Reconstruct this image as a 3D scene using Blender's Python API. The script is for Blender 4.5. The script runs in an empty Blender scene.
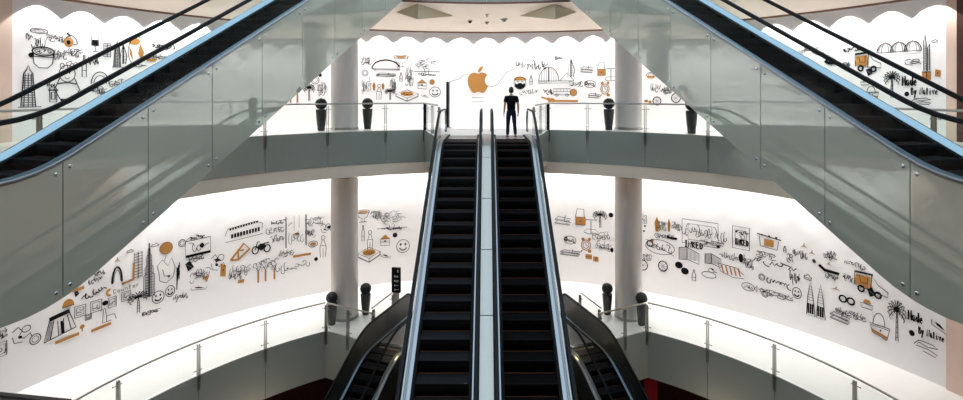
import bpy, bmesh, math, random
from math import sin, cos, pi, sqrt, atan2, radians as R
from mathutils import Vector, Matrix
rnd = random.Random(7)
scn = bpy.context.scene
col = scn.collection

# ------------------------------------------------------------------ measures of the place
F, CX, CY = 535.0, 486.5, 94.0          # focal length and optical axis of the photograph (px)
CAMZ = 9.75                              # eye height over the lower floor
ZU, ZL = 8.2, 0.0                        # the two gallery floors
CC = 12.2                                # centre of the round atrium (0, CC)
R_U, R_L, R_W = 11.3, 11.85, 16.2        # slab edge upper, slab edge lower, mural wall
TH = R(18.4)                            # plan angle of the crossing escalators
T30 = math.tan(R(30))

# ------------------------------------------------------------------ tagging
def tag(o, label=None, cat=None, group=None, kind=None):
    if label: o['label'] = label
    if cat: o['category'] = cat
    if group: o['group'] = group
    if kind: o['kind'] = kind
    return o
def empty(name, loc=(0, 0, 0), rz=0, label=None, cat=None, group=None):
    o = bpy.data.objects.new(name, None); col.objects.link(o)
    o.location = loc; o.rotation_euler = (0, 0, rz); o.empty_display_size = .2
    return tag(o, label, cat, group)
def copy_tree(o, parent=None):
    c = o.copy(); col.objects.link(c); c.parent = parent
    for ch in list(kids.get(o.name, [])):
        d = copy_tree(bpy.data.objects[ch], c)
        kids.setdefault(c.name, []).append(d.name)
    return c
kids = {}
def note(o, parent):
    if parent is not None:
        o.parent = parent; kids.setdefault(parent.name, []).append(o.name)

# ------------------------------------------------------------------ mesh builder
class MB:
    def __init__(s): s.v = []; s.f = []
    def add(s, vs, fs):
        n = len(s.v); s.v += [tuple(v) for v in vs]; s.f += [tuple(i + n for i in f) for f in fs]; return s
    def box(s, x0, x1, y0, y1, z0, z1, M=None):
        vs = [(x, y, z) for z in (z0, z1) for y in (y0, y1) for x in (x0, x1)]
        if M is not None: vs = [M @ Vector(v) for v in vs]
        return s.add(vs, [(0, 2, 3, 1), (4, 5, 7, 6), (0, 1, 5, 4), (2, 6, 7, 3), (0, 4, 6, 2), (1, 3, 7, 5)])
    def rings(s, rs, closed=True, caps=True, loop=False):
        m = len(rs[0]); vs = [p for r in rs for p in r]; fs = []
        n = len(rs)
        for i in range(n if loop else n - 1):
            a, b = i * m, ((i + 1) % n) * m
            for j in range(m if closed else m - 1):
                k = (j + 1) % m
                fs.append((a + j, a + k, b + k, b + j))
        if caps and not loop:
            fs.append(tuple(range(m - 1, -1, -1))); fs.append(tuple((n - 1) * m + j for j in range(m)))
        return s.add(vs, fs)
    def lathe(s, prof, cx=0, cy=0, cz=0, n=24):
        return s.rings([[(cx + r * cos(2 * pi * j / n), cy + r * sin(2 * pi * j / n), cz + z) for j in range(n)] for r, z in prof])
    def tube(s, pts, r, n=8, squash=1.0, up=(0, 0, 1)):
        pts = [Vector(p) for p in pts]; rs = []; up = Vector(up)
        for i, p in enumerate(pts):
            d = (pts[min(i + 1, len(pts) - 1)] - pts[max(i - 1, 0)]).normalized()
            a = d.cross(up)
            if a.length < 1e-3: a = d.cross(Vector((1, 0, 0)))
            a.normalize(); b = a.cross(d)
            rr = r[i] if isinstance(r, (list, tuple)) else r
            rs.append([p + a * rr * cos(2 * pi * j / n) + b * rr * squash * sin(2 * pi * j / n) for j in range(n)])
        return s.rings(rs)
    def sphere(s, c, rx, ry=None, rz=None, n=16, m=10, M=None):
        ry = ry or rx; rz = rz or rx; rs = []
        for i in range(1, m):
            t = pi * i / m
            rs.append([(c[0] + rx * sin(t) * cos(2 * pi * j / n), c[1] + ry * sin(t) * sin(2 * pi * j / n), c[2] - rz * cos(t)) for j in range(n)])
        if M is not None: rs = [[M @ Vector(p) for p in r] for r in rs]
        return s.rings(rs)
    def build(s, name, mat, parent=None, smooth=False, bevel=0):
        me = bpy.data.meshes.new(name); me.from_pydata(s.v, [], s.f); me.validate(); me.update()
        bm = bmesh.new(); bm.from_mesh(me); bmesh.ops.recalc_face_normals(bm, faces=bm.faces); bm.to_mesh(me); bm.free()
        o = bpy.data.objects.new(name, me); col.objects.link(o)
        if mat: me.materials.append(mat)
        if smooth:
            for p in me.polygons: p.use_smooth = True
            md = o.modifiers.new('edges', 'EDGE_SPLIT'); md.split_angle = R(40)
        if bevel:
            b = o.modifiers.new('bevel', 'BEVEL'); b.width = bevel; b.segments = 2; b.limit_method = 'ANGLE'
        note(o, parent)
        return o
def strip_profile(mb, pa, pb, x0, x1):
    """solid between the (y,z) lines pa (top) and pb (bottom), from x0 to x1"""
    rs = [[(x0, a[0], a[1]), (x1, a[0], a[1]), (x1, b[0], b[1]), (x0, b[0], b[1])] for a, b in zip(pa, pb)]
    return mb.rings(rs)
def arc(mb, r0, r1, z0, z1, a0, a1, n=None, zr=None):
    """solid ring sector about (0,CC); angle 0 is straight ahead, positive to the right; zr=(bottom z at r1)"""
    n = n or max(1, int(abs(a1 - a0) / 1.5)); rs = []
    zb1 = z0 if zr is None else zr
    for i in range(n + 1):
        a = R(a0 + (a1 - a0) * i / n); sx, sy = sin(a), cos(a)
        rs.append([(r0 * sx, CC + r0 * sy, z0), (r1 * sx, CC + r1 * sy, zb1), (r1 * sx, CC + r1 * sy, z1), (r0 * sx, CC + r0 * sy, z1)])
    return mb.rings(rs)
def pol(r, a, z=0): return Vector((r * sin(R(a)), CC + r * cos(R(a)), z))
def lin(c):
    return tuple(((x / 255) / 12.92 if x / 255 <= .04045 else ((x / 255 + .055) / 1.055) ** 2.4) for x in c)

# ------------------------------------------------------------------ materials
def mat(name, rgb, rough=.5, metal=0, spec=.5, noise=None, bump=0, coat=0, scale=8, nz=.04, aniso=0):
    m = bpy.data.materials.new(name); m.use_nodes = True; nt = m.node_tree; b = nt.nodes['Principled BSDF']
    c = lin(rgb)
    b.inputs['Roughness'].default_value = rough; b.inputs['Metallic'].default_value = metal
    b.inputs['Specular IOR Level'].default_value = spec; b.inputs['Coat Weight'].default_value = coat
    b.inputs['Coat Roughness'].default_value = .03
    tc = nt.nodes.new('ShaderNodeTexCoord'); n = nt.nodes.new('ShaderNodeTexNoise'); n.inputs['Scale'].default_value = scale
    n.inputs['Detail'].default_value = 3
    nt.links.new(tc.outputs['Object'], n.inputs['Vector'])
    mx = nt.nodes.new('ShaderNodeMix'); mx.data_type = 'RGBA'
    mx.inputs['A'].default_value = (*[x * (1 - nz) for x in c], 1); mx.inputs['B'].default_value = (*[min(1, x * (1 + nz)) for x in c], 1)
    nt.links.new(n.outputs['Fac'], mx.inputs['Factor']); nt.links.new(mx.outputs['Result'], b.inputs['Base Color'])
    if bump:
        bp = nt.nodes.new('ShaderNodeBump'); bp.inputs['Strength'].default_value = bump; bp.inputs['Distance'].default_value = .01
        nt.links.new(n.outputs['Fac'], bp.inputs['Height']); nt.links.new(bp.outputs['Normal'], b.inputs['Normal'])
    return m
def glass(name, tint, refl=.06, edge=.7, rough=.0):
    m = bpy.data.materials.new(name); m.use_nodes = True; nt = m.node_tree; nt.nodes.clear()
    out = nt.nodes.new('ShaderNodeOutputMaterial'); tr = nt.nodes.new('ShaderNodeBsdfTransparent'); gl = nt.nodes.new('ShaderNodeBsdfGlossy')
    gl.inputs['Roughness'].default_value = rough; tr.inputs['Color'].default_value = (*tint, 1)
    lw = nt.nodes.new('ShaderNodeFresnel'); lw.inputs['IOR'].default_value = 1.35
    mx = nt.nodes.new('ShaderNodeMixShader')
    ge = nt.nodes.new('ShaderNodeNewGeometry'); sb = nt.nodes.new('ShaderNodeMath'); sb.operation = 'SUBTRACT'; sb.inputs[0].default_value = 1; sb.use_clamp = True
    nt.links.new(ge.outputs['Backfacing'], sb.inputs[1]); mu = nt.nodes.new('ShaderNodeMath'); mu.operation = 'MULTIPLY'
    nt.links.new(lw.outputs[0], mu.inputs[0]); nt.links.new(sb.outputs[0], mu.inputs[1])
    nt.links.new(mu.outputs[0], mx.inputs[0]); nt.links.new(tr.outputs[0], mx.inputs[1]); nt.links.new(gl.outputs[0], mx.inputs[2])
    nt.links.new(mx.outputs[0], out.inputs[0])
    return m
def painted_glass(name, rgb, gloss):
    """back-painted glass: coloured diffuse backing under a clean mirror-like face"""
    m = bpy.data.materials.new(name); m.use_nodes = True; nt = m.node_tree; nt.nodes.clear()
    out = nt.nodes.new('ShaderNodeOutputMaterial'); df = nt.nodes.new('ShaderNodeBsdfDiffuse'); gl = nt.nodes.new('ShaderNodeBsdfGlossy')
    gl.inputs['Roughness'].default_value = .02; gl.inputs['Color'].default_value = (.9, .97, .95, 1)
    tc = nt.nodes.new('ShaderNodeTexCoord'); n = nt.nodes.new('ShaderNodeTexNoise'); n.inputs['Scale'].default_value = .35
    nt.links.new(tc.outputs['Object'], n.inputs['Vector'])
    c = lin(rgb); mxc = nt.nodes.new('ShaderNodeMix'); mxc.data_type = 'RGBA'
    mxc.inputs['A'].default_value = (*[x * .93 for x in c], 1); mxc.inputs['B'].default_value = (*[x * 1.07 for x in c], 1)
    nt.links.new(n.outputs['Fac'], mxc.inputs['Factor']); nt.links.new(mxc.outputs['Result'], df.inputs['Color'])
    fr = nt.nodes.new('ShaderNodeFresnel'); fr.inputs['IOR'].default_value = 1.5
    ma = nt.nodes.new('ShaderNodeMath'); ma.operation = 'MULTIPLY_ADD'; ma.inputs[1].default_value = 1.0; ma.inputs[2].default_value = gloss; ma.use_clamp = True
    nt.links.new(fr.outputs[0], ma.inputs[0])
    mx = nt.nodes.new('ShaderNodeMixShader')
    nt.links.new(ma.outputs[0], mx.inputs[0]); nt.links.new(df.outputs[0], mx.inputs[1]); nt.links.new(gl.outputs[0], mx.inputs[2])
    nt.links.new(mx.outputs[0], out.inputs[0])
    return m
def emit(name, rgb, s):
    m = bpy.data.materials.new(name); m.use_nodes = True; nt = m.node_tree; b = nt.nodes['Principled BSDF']
    b.inputs['Base Color'].default_value = (*lin(rgb), 1); b.inputs['Emission Color'].default_value = (*lin(rgb), 1); b.inputs['Emission Strength'].default_value = s
    return m
M = dict(
    wall=mat('white_plaster', (238, 236, 236), .8, nz=.01, scale=2),
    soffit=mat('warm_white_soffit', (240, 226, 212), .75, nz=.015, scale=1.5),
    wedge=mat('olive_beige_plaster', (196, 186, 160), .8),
    beam=mat('brown_timber_bead', (120, 84, 66), .5),
    beige=mat('beige_stone', (222, 196, 180), .6, nz=.05, scale=3),
    floor=mat('polished_white_floor', (232, 228, 224), .28, nz=.02, scale=1.2),
    darkfloor=mat('brown_wood_floor', (78, 44, 30), .4, nz=.3, scale=5),
    column=mat('satin_grey_column', (214, 206, 200), .35, nz=.02, scale=2, coat=.3),
    clad=painted_glass('grey_green_cladding_glass', (178, 177, 163), .19),
    fascia=painted_glass('grey_green_fascia_glass', (158, 163, 155), .06),
    fasciaL=painted_glass('dark_green_grey_fascia', (168, 174, 166), .03),
    edge=mat('beige_slab_soffit', (244, 228, 208), .7, nz=.03, scale=1),
    glass=glass('clear_glass', (.965, .985, .975)),
    darkpanel=mat('charcoal_panel', (44, 48, 47), .4, spec=.35, nz=.03),
    chrome=mat('polished_steel', (200, 204, 208), .2, 1, nz=.03),
    skysteel=mat('sky_tinted_deck_steel', (140, 160, 172), .34, 1, nz=.01),  # blue sky reflection put into the steel's own colour
    decksteel=mat('grey_deck_steel', (142, 145, 150), .34, 1, nz=.02),
    steel=mat('brushed_steel', (168, 166, 160), .32, 1, nz=.05, scale=20),
    rubber=mat('black_handrail_rubber', (9, 11, 15), .5, spec=.15),
    black=mat('black_enamel', (10, 10, 11), .6, spec=.2),
    skirt=mat('black_skirt', (8, 8, 9), .6, spec=.1),
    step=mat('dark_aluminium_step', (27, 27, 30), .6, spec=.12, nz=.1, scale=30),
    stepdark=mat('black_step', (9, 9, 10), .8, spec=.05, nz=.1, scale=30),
    riser=mat('black_riser', (14, 14, 15), .6, spec=.2),
    comb=mat('grey_comb_plate', (150, 148, 146), .35, .8, nz=.06, scale=20),
    orangeline=mat('rust_step_marking', (96, 56, 30), .6),
    ink=mat('black_ink', (22, 22, 24), .9, spec=.05),
    grey=mat('grey_ink', (96, 96, 100), .9, spec=.05),
    orange=mat('ochre_ink', (176, 126, 70), .85, spec=.05),
    pot=mat('charcoal_pot', (40, 42, 40), .45, nz=.1),
    leaf=mat('dark_clipped_leaf', (34, 38, 32), .8, nz=.5, bump=1, scale=40),
    brown=mat('dark_brown_wood', (70, 36, 26), .5, nz=.25, scale=6),
    red=mat('red_board', (150, 20, 26), .5),
    skin=mat('skin', (176, 128, 104), .5), shirt=mat('black_shirt', (14, 14, 16), .85, spec=.1), jeans=mat('navy_denim', (24, 30, 48), .85, spec=.1),
    shoe=mat('dull_red_shoe', (150, 70, 60), .6), hair=mat('black_hair', (16, 13, 12), .6), white=mat('white_print', (225, 225, 222), .8),
    sole=mat('white_sole', (220, 214, 208), .6),
)

# ------------------------------------------------------------------ the shell
def S(name, mb, m, smooth=False):
    o = mb.build(name, m, None, smooth); o['kind'] = 'structure'; return o
AL, AR = -71.7, 70.2
for zz, h, nm in ((ZU, 14.2, 'upper'), (ZL, 7.3, 'lower')):
    AL = -71.7 if nm == 'upper' else -80
    S('wall_' + nm, arc(MB(), R_W, R_W + .3, zz, h, AL, AR), M['wall'], True)
    S('wall_%s_left_pier' % nm, arc(MB(), R_W - .08, R_W + .3, zz, h, -180, AL), M['beige'], True)
    S('wall_%s_right_pier' % nm, arc(MB(), R_W - .08, R_W + .3, zz, h, AR, 180), M['beige'], True)
S('door_1', arc(MB(), R_W - .14, R_W - .09, ZU, 13.0, 71.4, 77), M['brown'])
# floors
S('floor_upper', arc(arc(MB(), R_U, R_W + .3, 7.3, ZU, -180, -60), R_U, R_W + .3, 7.3, ZU, 60, 180), M['floor'])
S('floor_upper_back', arc(MB(), R_U, R_W + .3, 7.3, ZU, -60, 60), M['floor'])
S('floor_lower', arc(MB(), R_L, R_W + .3, -.9, ZL, -180, 180), M['floor'])
# slab undersides (ceilings over each gallery): sloping soffit up to the light slot at the wall
S('ceiling_lower', arc(MB(), R_U, 15.0, 6.34, 7.3, -180, 180, zr=6.1), M['edge'])
S('ceiling_upper', arc(MB(), R_U, 15.0, 13.72, 15.2, -180, 180, zr=12.9), M['soffit'])
S('ceiling_upper_slot', arc(MB(), 15.0, R_W + .3, 14.2, 14.6, -180, 180), M['wall'])
S('trim_1', arc(MB(), 14.96, 15.04, 12.84, 12.95, -100, 100), M['beam'])
S('trim_2', arc(MB(), R_U - .03, R_U, 13.70, 13.78, -180, 180), M['beam'])
# folded wedges where the soffit meets the crossing escalators
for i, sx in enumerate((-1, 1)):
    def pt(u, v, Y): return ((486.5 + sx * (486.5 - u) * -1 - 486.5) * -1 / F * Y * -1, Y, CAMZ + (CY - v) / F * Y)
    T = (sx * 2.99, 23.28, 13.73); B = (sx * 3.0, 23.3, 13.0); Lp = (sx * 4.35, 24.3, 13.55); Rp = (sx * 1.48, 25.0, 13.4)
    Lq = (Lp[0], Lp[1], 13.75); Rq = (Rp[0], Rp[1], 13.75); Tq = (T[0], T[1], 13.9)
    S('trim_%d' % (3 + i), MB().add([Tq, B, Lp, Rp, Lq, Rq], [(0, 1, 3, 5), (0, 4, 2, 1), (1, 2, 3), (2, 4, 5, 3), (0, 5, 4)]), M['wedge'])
# tongue of upper floor carrying the central escalators
def prism(mb, pts, z0, z1):
    n = len(pts); vs = [(x, y, z0) for x, y in pts] + [(x, y, z1) for x, y in pts]
    return mb.add(vs, [tuple(range(n - 1, -1, -1)), tuple(range(n, 2 * n))] + [(i, (i + 1) % n, n + (i + 1) % n, n + i) for i in range(n)])
S('floor_upper_landing', prism(MB(), [(-2.71, 23.3), (-1.72, 18.9), (1.72, 18.9), (2.71, 23.3)], 7.3, ZU - .002), M['floor'])
S('floor_lower_landing', prism(MB(), [(-6.75, 22.15), (-4.42, 20.95), (-3.0, 20.5), (3.0, 20.5), (4.42, 20.95), (6.75, 22.15), (4, 23.6), (-4, 23.6)], -.9, ZL - .002), M['floor'])
S('floor_lower_near', prism(MB(), [(-6, .6), (-3.2, 2.2), (3.2, 2.2), (6, .6), (4, -.8), (-4, -.8)], -.9, ZL - .002), M['floor'])
for i, sx in enumerate((-1, 1)):
    S('floor_upper_side_%s' % ('left', 'right')[i], prism(MB(), [(sx * 11.4, 14), (sx * 10.5, 10.5), (sx * 9.3, 7.6), (sx * 7.9, 7.2), (sx * 8.6, 4.2), (sx * 10, 4.5)], 7.5, ZU - .002), M['floor'])
# basement
S('floor_basement', arc(MB(), 0.01, R_W + .3, -6.3, -6.0, -180, 180), M['darkfloor'])
S('wall_basement', arc(MB(), 14.5, 14.8, -6.0, -.9, -180, 180), M['brown'], True)
S('ceiling_basement', arc(MB(), R_L + .1, 14.8, -1.95, -1.2, -180, 180), M['darkpanel'])

# fascia panels on the slab edges, butted at every balustrade post
def fascia(name, r, zs, angs, m, pts=None):
    mb = MB()
    for a0, a1 in zip(angs[:-1], angs[1:]):
        arc(mb, r - .04, r, zs[0], zs[1], a0 + .06, a1 - .06, n=8)
    return S(name, mb, m)
UA = [13.5, 22.3, 34.5, 47.0, 59.3, 71.6, 83.9, 96.2]
LA = [34.0, 45.7, 57.6, 70.4, 82.6, 95.0, 107]
fascia('trim_5', R_U, (6.82, ZU), [-a for a in reversed(UA)], M['fascia'])
fascia('trim_6', R_U, (6.82, ZU), UA, M['fascia'])
fascia('trim_7', R_U, (13.8, 16.4), [-60, -48, -36, -24, -12, 0, 12, 24, 36, 48, 60], M['fascia'])
S('trim_8', arc(MB(), R_U - .02, R_U + .35, 6.32, 6.82, -96, 96), M['edge'])
fascia('trim_9', R_L, (-1.9, ZL), [-a for a in reversed(LA)], M['fasciaL'])
fascia('trim_10', R_L, (-1.9, ZL), LA, M['fasciaL'])
def straight(mb, p, q, t, z0, z1, gap=.02):
    p, q = Vector((p[0], p[1])), Vector((q[0], q[1])); d = (q - p).normalized(); n = Vector((-d.y, d.x)) * t
    p = p + d * gap; q = q - d * gap
    return prism(mb, [(p.x, p.y), (q.x, q.y), (q.x + n.x, q.y + n.y), (p.x + n.x, p.y + n.y)], z0, z1)
cnr = pol(R_L, 34); k = 11
for sx in (-1, 1):
    S('trim_%d' % k, straight(MB(), (sx * cnr.x, cnr.y), (sx * 4.38, 20.85), .04 * sx, -1.9, ZL), M['fasciaL']); k += 1
    S('trim_%d' % k, straight(MB(), (sx * 2.68, 23.15), (sx * 1.74, 18.95), .04 * sx, 6.82, ZU), M['fascia']); k += 1
WORLD = 1.3; EXPO = 0.75
# ------------------------------------------------------------------ balustrades of the galleries
def clamp_mb(mb, p, tdir, z):
    p = Vector((p.x, p.y, z))
    mb.tube([p - tdir * .13, p + tdir * .13], .012, 6)
    for s in (-1, 1):
        q = p + tdir * .13 * s; mb.sphere(q, .022, n=8, m=5)
def balustrade(name, pts, z, label, cat, cuts, post_low=-.5, rail_ext=0, tall=1.15, endpost=True):
    """pts: dense (x,y) polyline; cuts: indices of the posts"""
    root = empty(name, (pts[cuts[0]][0], pts[cuts[0]][1], z), 0, label, cat)
    o = Vector((pts[cuts[0]][0], pts[cuts[0]][1], 0))
    P = [Vector((x, y, 0)) - o for x, y in pts]
    MB().tube([p + Vector((0, 0, tall)) for p in P], .033, 10).build('handrail', M['steel'], root, True)
    for i0, i1 in zip(cuts[:-1], cuts[1:]):
        mb = MB(); seg = P[i0:i1 + 1]
        d0 = (seg[1] - seg[0]).normalized(); d1 = (seg[-1] - seg[-2]).normalized()
        seg = [seg[0] + d0 * .03] + seg[1:-1] + [seg[-1] - d1 * .03]
        rs = []
        for j, p in enumerate(seg):
            d = (seg[min(j + 1, len(seg) - 1)] - seg[max(j - 1, 0)]).normalized(); n = Vector((-d.y, d.x, 0)) * .006
            rs.append([p + n + Vector((0, 0, .04)), p - n + Vector((0, 0, .04)), p - n + Vector((0, 0, tall - .1)), p + n + Vector((0, 0, tall - .1))])
        mb.rings(rs).build('glass_panel', M['glass'], root)
    for c in cuts:
        p = P[c]; d = (P[min(c + 1, len(P) - 1)] - P[max(c - 1, 0)]).normalized(); n = Vector((-d.y, d.x, 0))
        # posts stand on the void side of the edge: the centre is at (0,CC)
        inward = (Vector((0, CC, 0)) - (o + p)); inward = inward - d * inward.dot(d)
        inward.normalize()
        mb = MB(); a, b = p + inward * .03, p + inward * .09
        for q0, q1 in ((p + inward * .05 - d * .025, p + inward * .05 + d * .025),):
            for s in (-1, 1):
                c0 = p + inward * .07 + d * .035 * s
                wid = .05
                mb.rings([[c0 - inward * w + d * .006, c0 + inward * w + d * .006, c0 + inward * w - d * .006, c0 - inward * w - d * .006] for w in (.05,)] and
                         [[Vector((q.x, q.y, zz)) for q in (c0 - inward * w + d * .006, c0 + inward * w + d * .006, c0 + inward * w - d * .006, c0 - inward * w - d * .006)]
                          for w, zz in ((.045, post_low), (.06, 0), (.045, tall - .06))])
        po = mb.build('post', M['steel'], root)
        for zz in (.16, tall - .22):
            m2 = MB(); clamp_mb(m2, p + inward * .02, d, zz); m2.build('clamp', M['chrome'], po, True)
    return root
def arcpts(r, angs, sub=8):
    pts = []; cuts = []
    for i, (a0, a1) in enumerate(zip(angs[:-1], angs[1:])):
        cuts.append(len(pts))
        for k in range(sub):
            q = pol(r, a0 + (a1 - a0) * k / sub); pts.append((q.x, q.y))
    cuts.append(len(pts)); q = pol(r, angs[-1]); pts.append((q.x, q.y))
    return pts, cuts
for sx, side in ((-1, 'left'), (1, 'right')):
    pts, cuts = arcpts(R_U + .03, [a * sx for a in UA])
    balustrade('glass_balustrade', pts, ZU, 'curved glass balustrade with steel rail along the upper gallery edge, %s of the central escalators' % side, 'railing', cuts)
    pts = [(sx * 2.66, 23.1), (sx * 2.2, 21.05), (sx * 1.76, 19.1)]
    r = balustrade('glass_balustrade', pts, ZU, 'short dark-framed glass screen flanking the top landing of the %s central escalator' % side, 'railing', [0, 1, 2], tall=1.15)
    fb = MB()
    for px, py in ((2.66, 23.1),):
        fb.box(-.06, .06, -.06, .06, -.5, 1.12)
    fb.build('end_post', M['black'], r, bevel=.008)
    pts, cuts = arcpts(R_L + .03, [a * sx for a in LA])
    balustrade('glass_balustrade', pts, ZL, 'long curved glass balustrade on the lower gallery, %s side of the void' % side, 'railing', cuts)
    c0 = pol(R_L + .03, 34 * sx)
    pts = [(c0.x + (-sx) * .1, c0.y - .05), ((c0.x + sx * 4.4) / 2, (c0.y + 20.95) / 2), (sx * 4.4, 20.95)]
    balustrade('glass_balustrade', pts, ZL, 'straight glass balustrade from the gallery corner to the %s descending escalator' % side, 'railing', [0, 1, 2])
    balustrade('glass_balustrade', [(sx * 4.6, 21.5), (sx * 4.35, 22.3), (sx * 4.1, 23.1)], ZL, 'short glass side screen behind the %s descending escalator, by the black signpost' % side if sx < 0 else 'short glass side screen behind the right descending escalator', 'railing', [0, 2], post_low=0)

# ------------------------------------------------------------------ escalators
def B(y, w=1.3):
    if y <= -w / 2: return 0.
    if y >= w / 2: return y
    return (y + w / 2) ** 2 / (2 * w)
def ladder(name, loc, rz, rise, depth, label, flat=1.5, hz=.62, clad='clad', bolts=True, step_half=.5, phase=0., solid=False, bevel_end=0, group=None, plate=1.6, lowshift=0.0, upz=0.0, sp=1.76, rail=1.0, dout=None):
    run = rise / T30
    z = lambda y: T30 * (B(y) - B(y - run))
    e0, e1 = -flat - plate, run + flat + plate
    def ys(a, b, n=None):
        L = [a + (b - a) * i / (n or max(2, int((b - a) / .25))) for i in range((n or max(2, int((b - a) / .25))) + 1)]
        return L
    root = empty(name, loc, rz, label, 'escalator', group)
    W = hz + .08
    zb = lambda y: -depth + lowshift + T30 * (B(y - lowshift / T30) - B(y - run - (0.2 if lowshift else 0)))
    if lowshift == 0: zb = lambda y: -depth + z(y)
    Y = ys(e0, e1)
    # truss between the claddings
    strip_profile(MB(), [(y, z(y) - .32) for y in Y], [(y, zb(y) + .03) for y in Y], -W + .03, W - .03).build('truss', M['black'], root)
    # outer cladding panels
    seams = [e0] + [y for y in [phase + sp * k for k in range(-4, 16)] if e0 + .4 < y < e1 - .4] + [e1]
    for s in (-1, 1):
        for a, b in zip(seams[:-1], seams[1:]):
            yy = ys(a + .008, b - .008)
            p = strip_profile(MB(), [(y, z(y) - .02 + upz) for y in yy], [(y, zb(y)) for y in yy], s * W, s * (W - .03)).build('cladding_panel', M[clad], root)
            if bolts:
                for yb, in ((a + .11,), (b - .11,)):
                    for zz in (z(yb) - .16 + upz, zb(yb) + .16):
                        n = 10
                        for r_, x_ in ((.032, .012),):
                            mb = MB().rings([[(s * (W + dx), yb + rr * cos(2 * pi * j / n), zz + rr * sin(2 * pi * j / n)) for j in range(n)] for rr, dx in ((r_, 0.), (r_, .012), (r_ * .6, .02))])
                            mb.build('bolt', M['chrome'], p)
    # deck rails, inner skirts
    for s in (-1, 1):
        strip_profile(MB(), [(y, z(y) + .04 + upz) for y in Y], [(y, z(y) - .02 + upz) for y in Y], s * (hz - .02), s * (dout or W + .02)).build('outer_deck', M['decksteel'], root, bevel=.012)
        xi, xo, zi, zo = s * (hz - .09), s * (hz - .02), .05 + upz * .35, .07 + upz
        MB().rings([[(xi, y, z(y) + zi), (xo, y, z(y) + zo), (xo, y, z(y) + zo - .03), (xi, y, z(y) + zi - .03)] for y in Y]).build('inner_deck', M['decksteel' if dout else 'skysteel'], root)
        strip_profile(MB(), [(y, z(y) + zi - .005) for y in Y], [(y, z(y) - .32) for y in Y], s * (step_half + .004), s * (hz - .09)).build('skirt', M['skirt'], root)
    # balustrade glass or solid panels
    g0, g1 = e0 + .55, e1 - .55
    
    gs = [g0] + [y for y in [phase - .1 + sp * k for k in range(-4, 16)] if g0 + .5 < y < g1 - .5] + [g1]
    for s in (-1, 1):
        for i, (a, b) in enumerate(zip(gs[:-1], gs[1:])):
            yy = ys(a + .006, b - .006)
            top = [(y, z(y) + rail - .04) for y in yy]; bot = [(y, z(y) + .05 + upz) for y in yy]
            if i == 0:
                top = [(g0 - .43 * sin(t), z(g0) + rail - .47 + .43 * cos(t)) for t in (pi / 2, pi / 2.6, pi / 4, pi / 8)] + top
                bot = [(q[0], z(g0) + .05 + upz) for q in top[:4]] + bot
            if i == len(gs) - 2:
                ex = [(g1 + .43 * sin(t), z(g1) + rail - .47 + .43 * cos(t)) for t in (pi / 8, pi / 4, pi / 2.6, pi / 2)]
                top += ex; bot += [(q[0], z(g1) + .05 + upz) for q in ex]
            strip_profile(MB(), top, bot, s * (hz + .007), s * (hz - .007)).build('balustrade_panel', M['darkpanel'] if solid == s else M['glass'], root)
        # handrail loop end
        path = [(y, z(y) + rail) for y in ys(g0, g1)]
        end1 = [(g1 + .45 * sin(t), z(g1) + rail - .45 + .45 * cos(t)) for t in [pi * k / 10 for k in range(1, 9)]]
        end0 = [(g0 - .45 * sin(t), z(g0) + rail - .45 + .45 * cos(t)) for t in [pi * k / 10 for k in range(1, 9)]]
        path = list(reversed(end0)) + path + end1
        rs = []
        for i, p in enumerate(path):
            q0, q1 = path[max(0, i - 1)], path[min(len(path) - 1, i + 1)]
            d = Vector((0, q1[0] - q0[0], q1[1] - q0[1])).normalized(); up = Vector((1, 0, 0)).cross(d)
            c = Vector((s * hz, p[0], p[1]))
            rs.append([c + Vector((1, 0, 0)) * .042 * cx_ + up * .022 * cz_ for cx_, cz_ in ((-1, -1), (-.75, 1), (-.3, 1.35), (.3, 1.35), (.75, 1), (1, -1), (.5, -1.2), (-.5, -1.2))])
        MB().rings(rs).build('handrail', M['rubber'], root, True)
        rs2 = []
        for i, p in enumerate(path):
            c = Vector((s * hz, p[0], p[1]))
            q0, q1 = path[max(0, i - 1)], path[min(len(path) - 1, i + 1)]
            d = Vector((0, q1[0] - q0[0], q1[1] - q0[1])).normalized(); up = Vector((1, 0, 0)).cross(d)
            rs2.append([c + Vector((1, 0, 0)) * .02 * a_ + up * b_ for a_, b_ in ((-1, -.055), (-1, -.03), (1, -.03), (1, -.055))])
        MB().rings(rs2).build('rail_guide', M['chrome' if dout else 'black'], root)
    # landing and comb plates
    for sgn, yc, zc in ((-1, -flat, 0.), (1, run + flat, rise)):
        y0, y1 = sorted((yc, yc + sgn * .18))
        mb = MB().box(-step_half, step_half, y0, y1, zc - .04, zc + .012)
        for k in range(24):
            x = -step_half + .02 + k * (2 * step_half - .04) / 23
            ya, yb = sorted((yc - sgn * .03, yc))
            mb.box(x - .006, x + .006, ya, yb, zc - .02, zc + .01)
        mb.build('comb_plate', M['chrome'], root)
        y0, y1 = sorted((yc + sgn * .18, yc + sgn * plate))
        pm = MB().box(-step_half - .02, step_half + .02, y0, y1, zc - .06, zc + .008)
        for k in range(10):
            yy_ = y0 + (k + .5) * (y1 - y0) / 10
            pm.box(-step_half, step_half, yy_ - .008, yy_ + .008, zc, zc + .011)
        pm.build('landing_plate', M['comb'], root)
    # steps
    mb = MB(); h = step_half - .004
    mb.box(-h, h, 0, .398, -.03, 0)
    for k in range(26):                                    # ribbed tread
        x = -h + .02 + k * (2 * h - .04) / 25
        mb.box(x - .009, x + .009, .004, .395, 0, .006)
    rs = [[(-h, .01 - .0 + dy, zz), (h, .01 + dy, zz), (h, .03 + dy, zz), (-h, .03 + dy, zz)] for dy, zz in ((0, -.03), (-.004, -.08), (.012, -.14), (.04, -.2), (.07, -.25))]
    mb.rings(rs)
    first = None
    n = int((run + 2 * flat) / .4)
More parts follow.
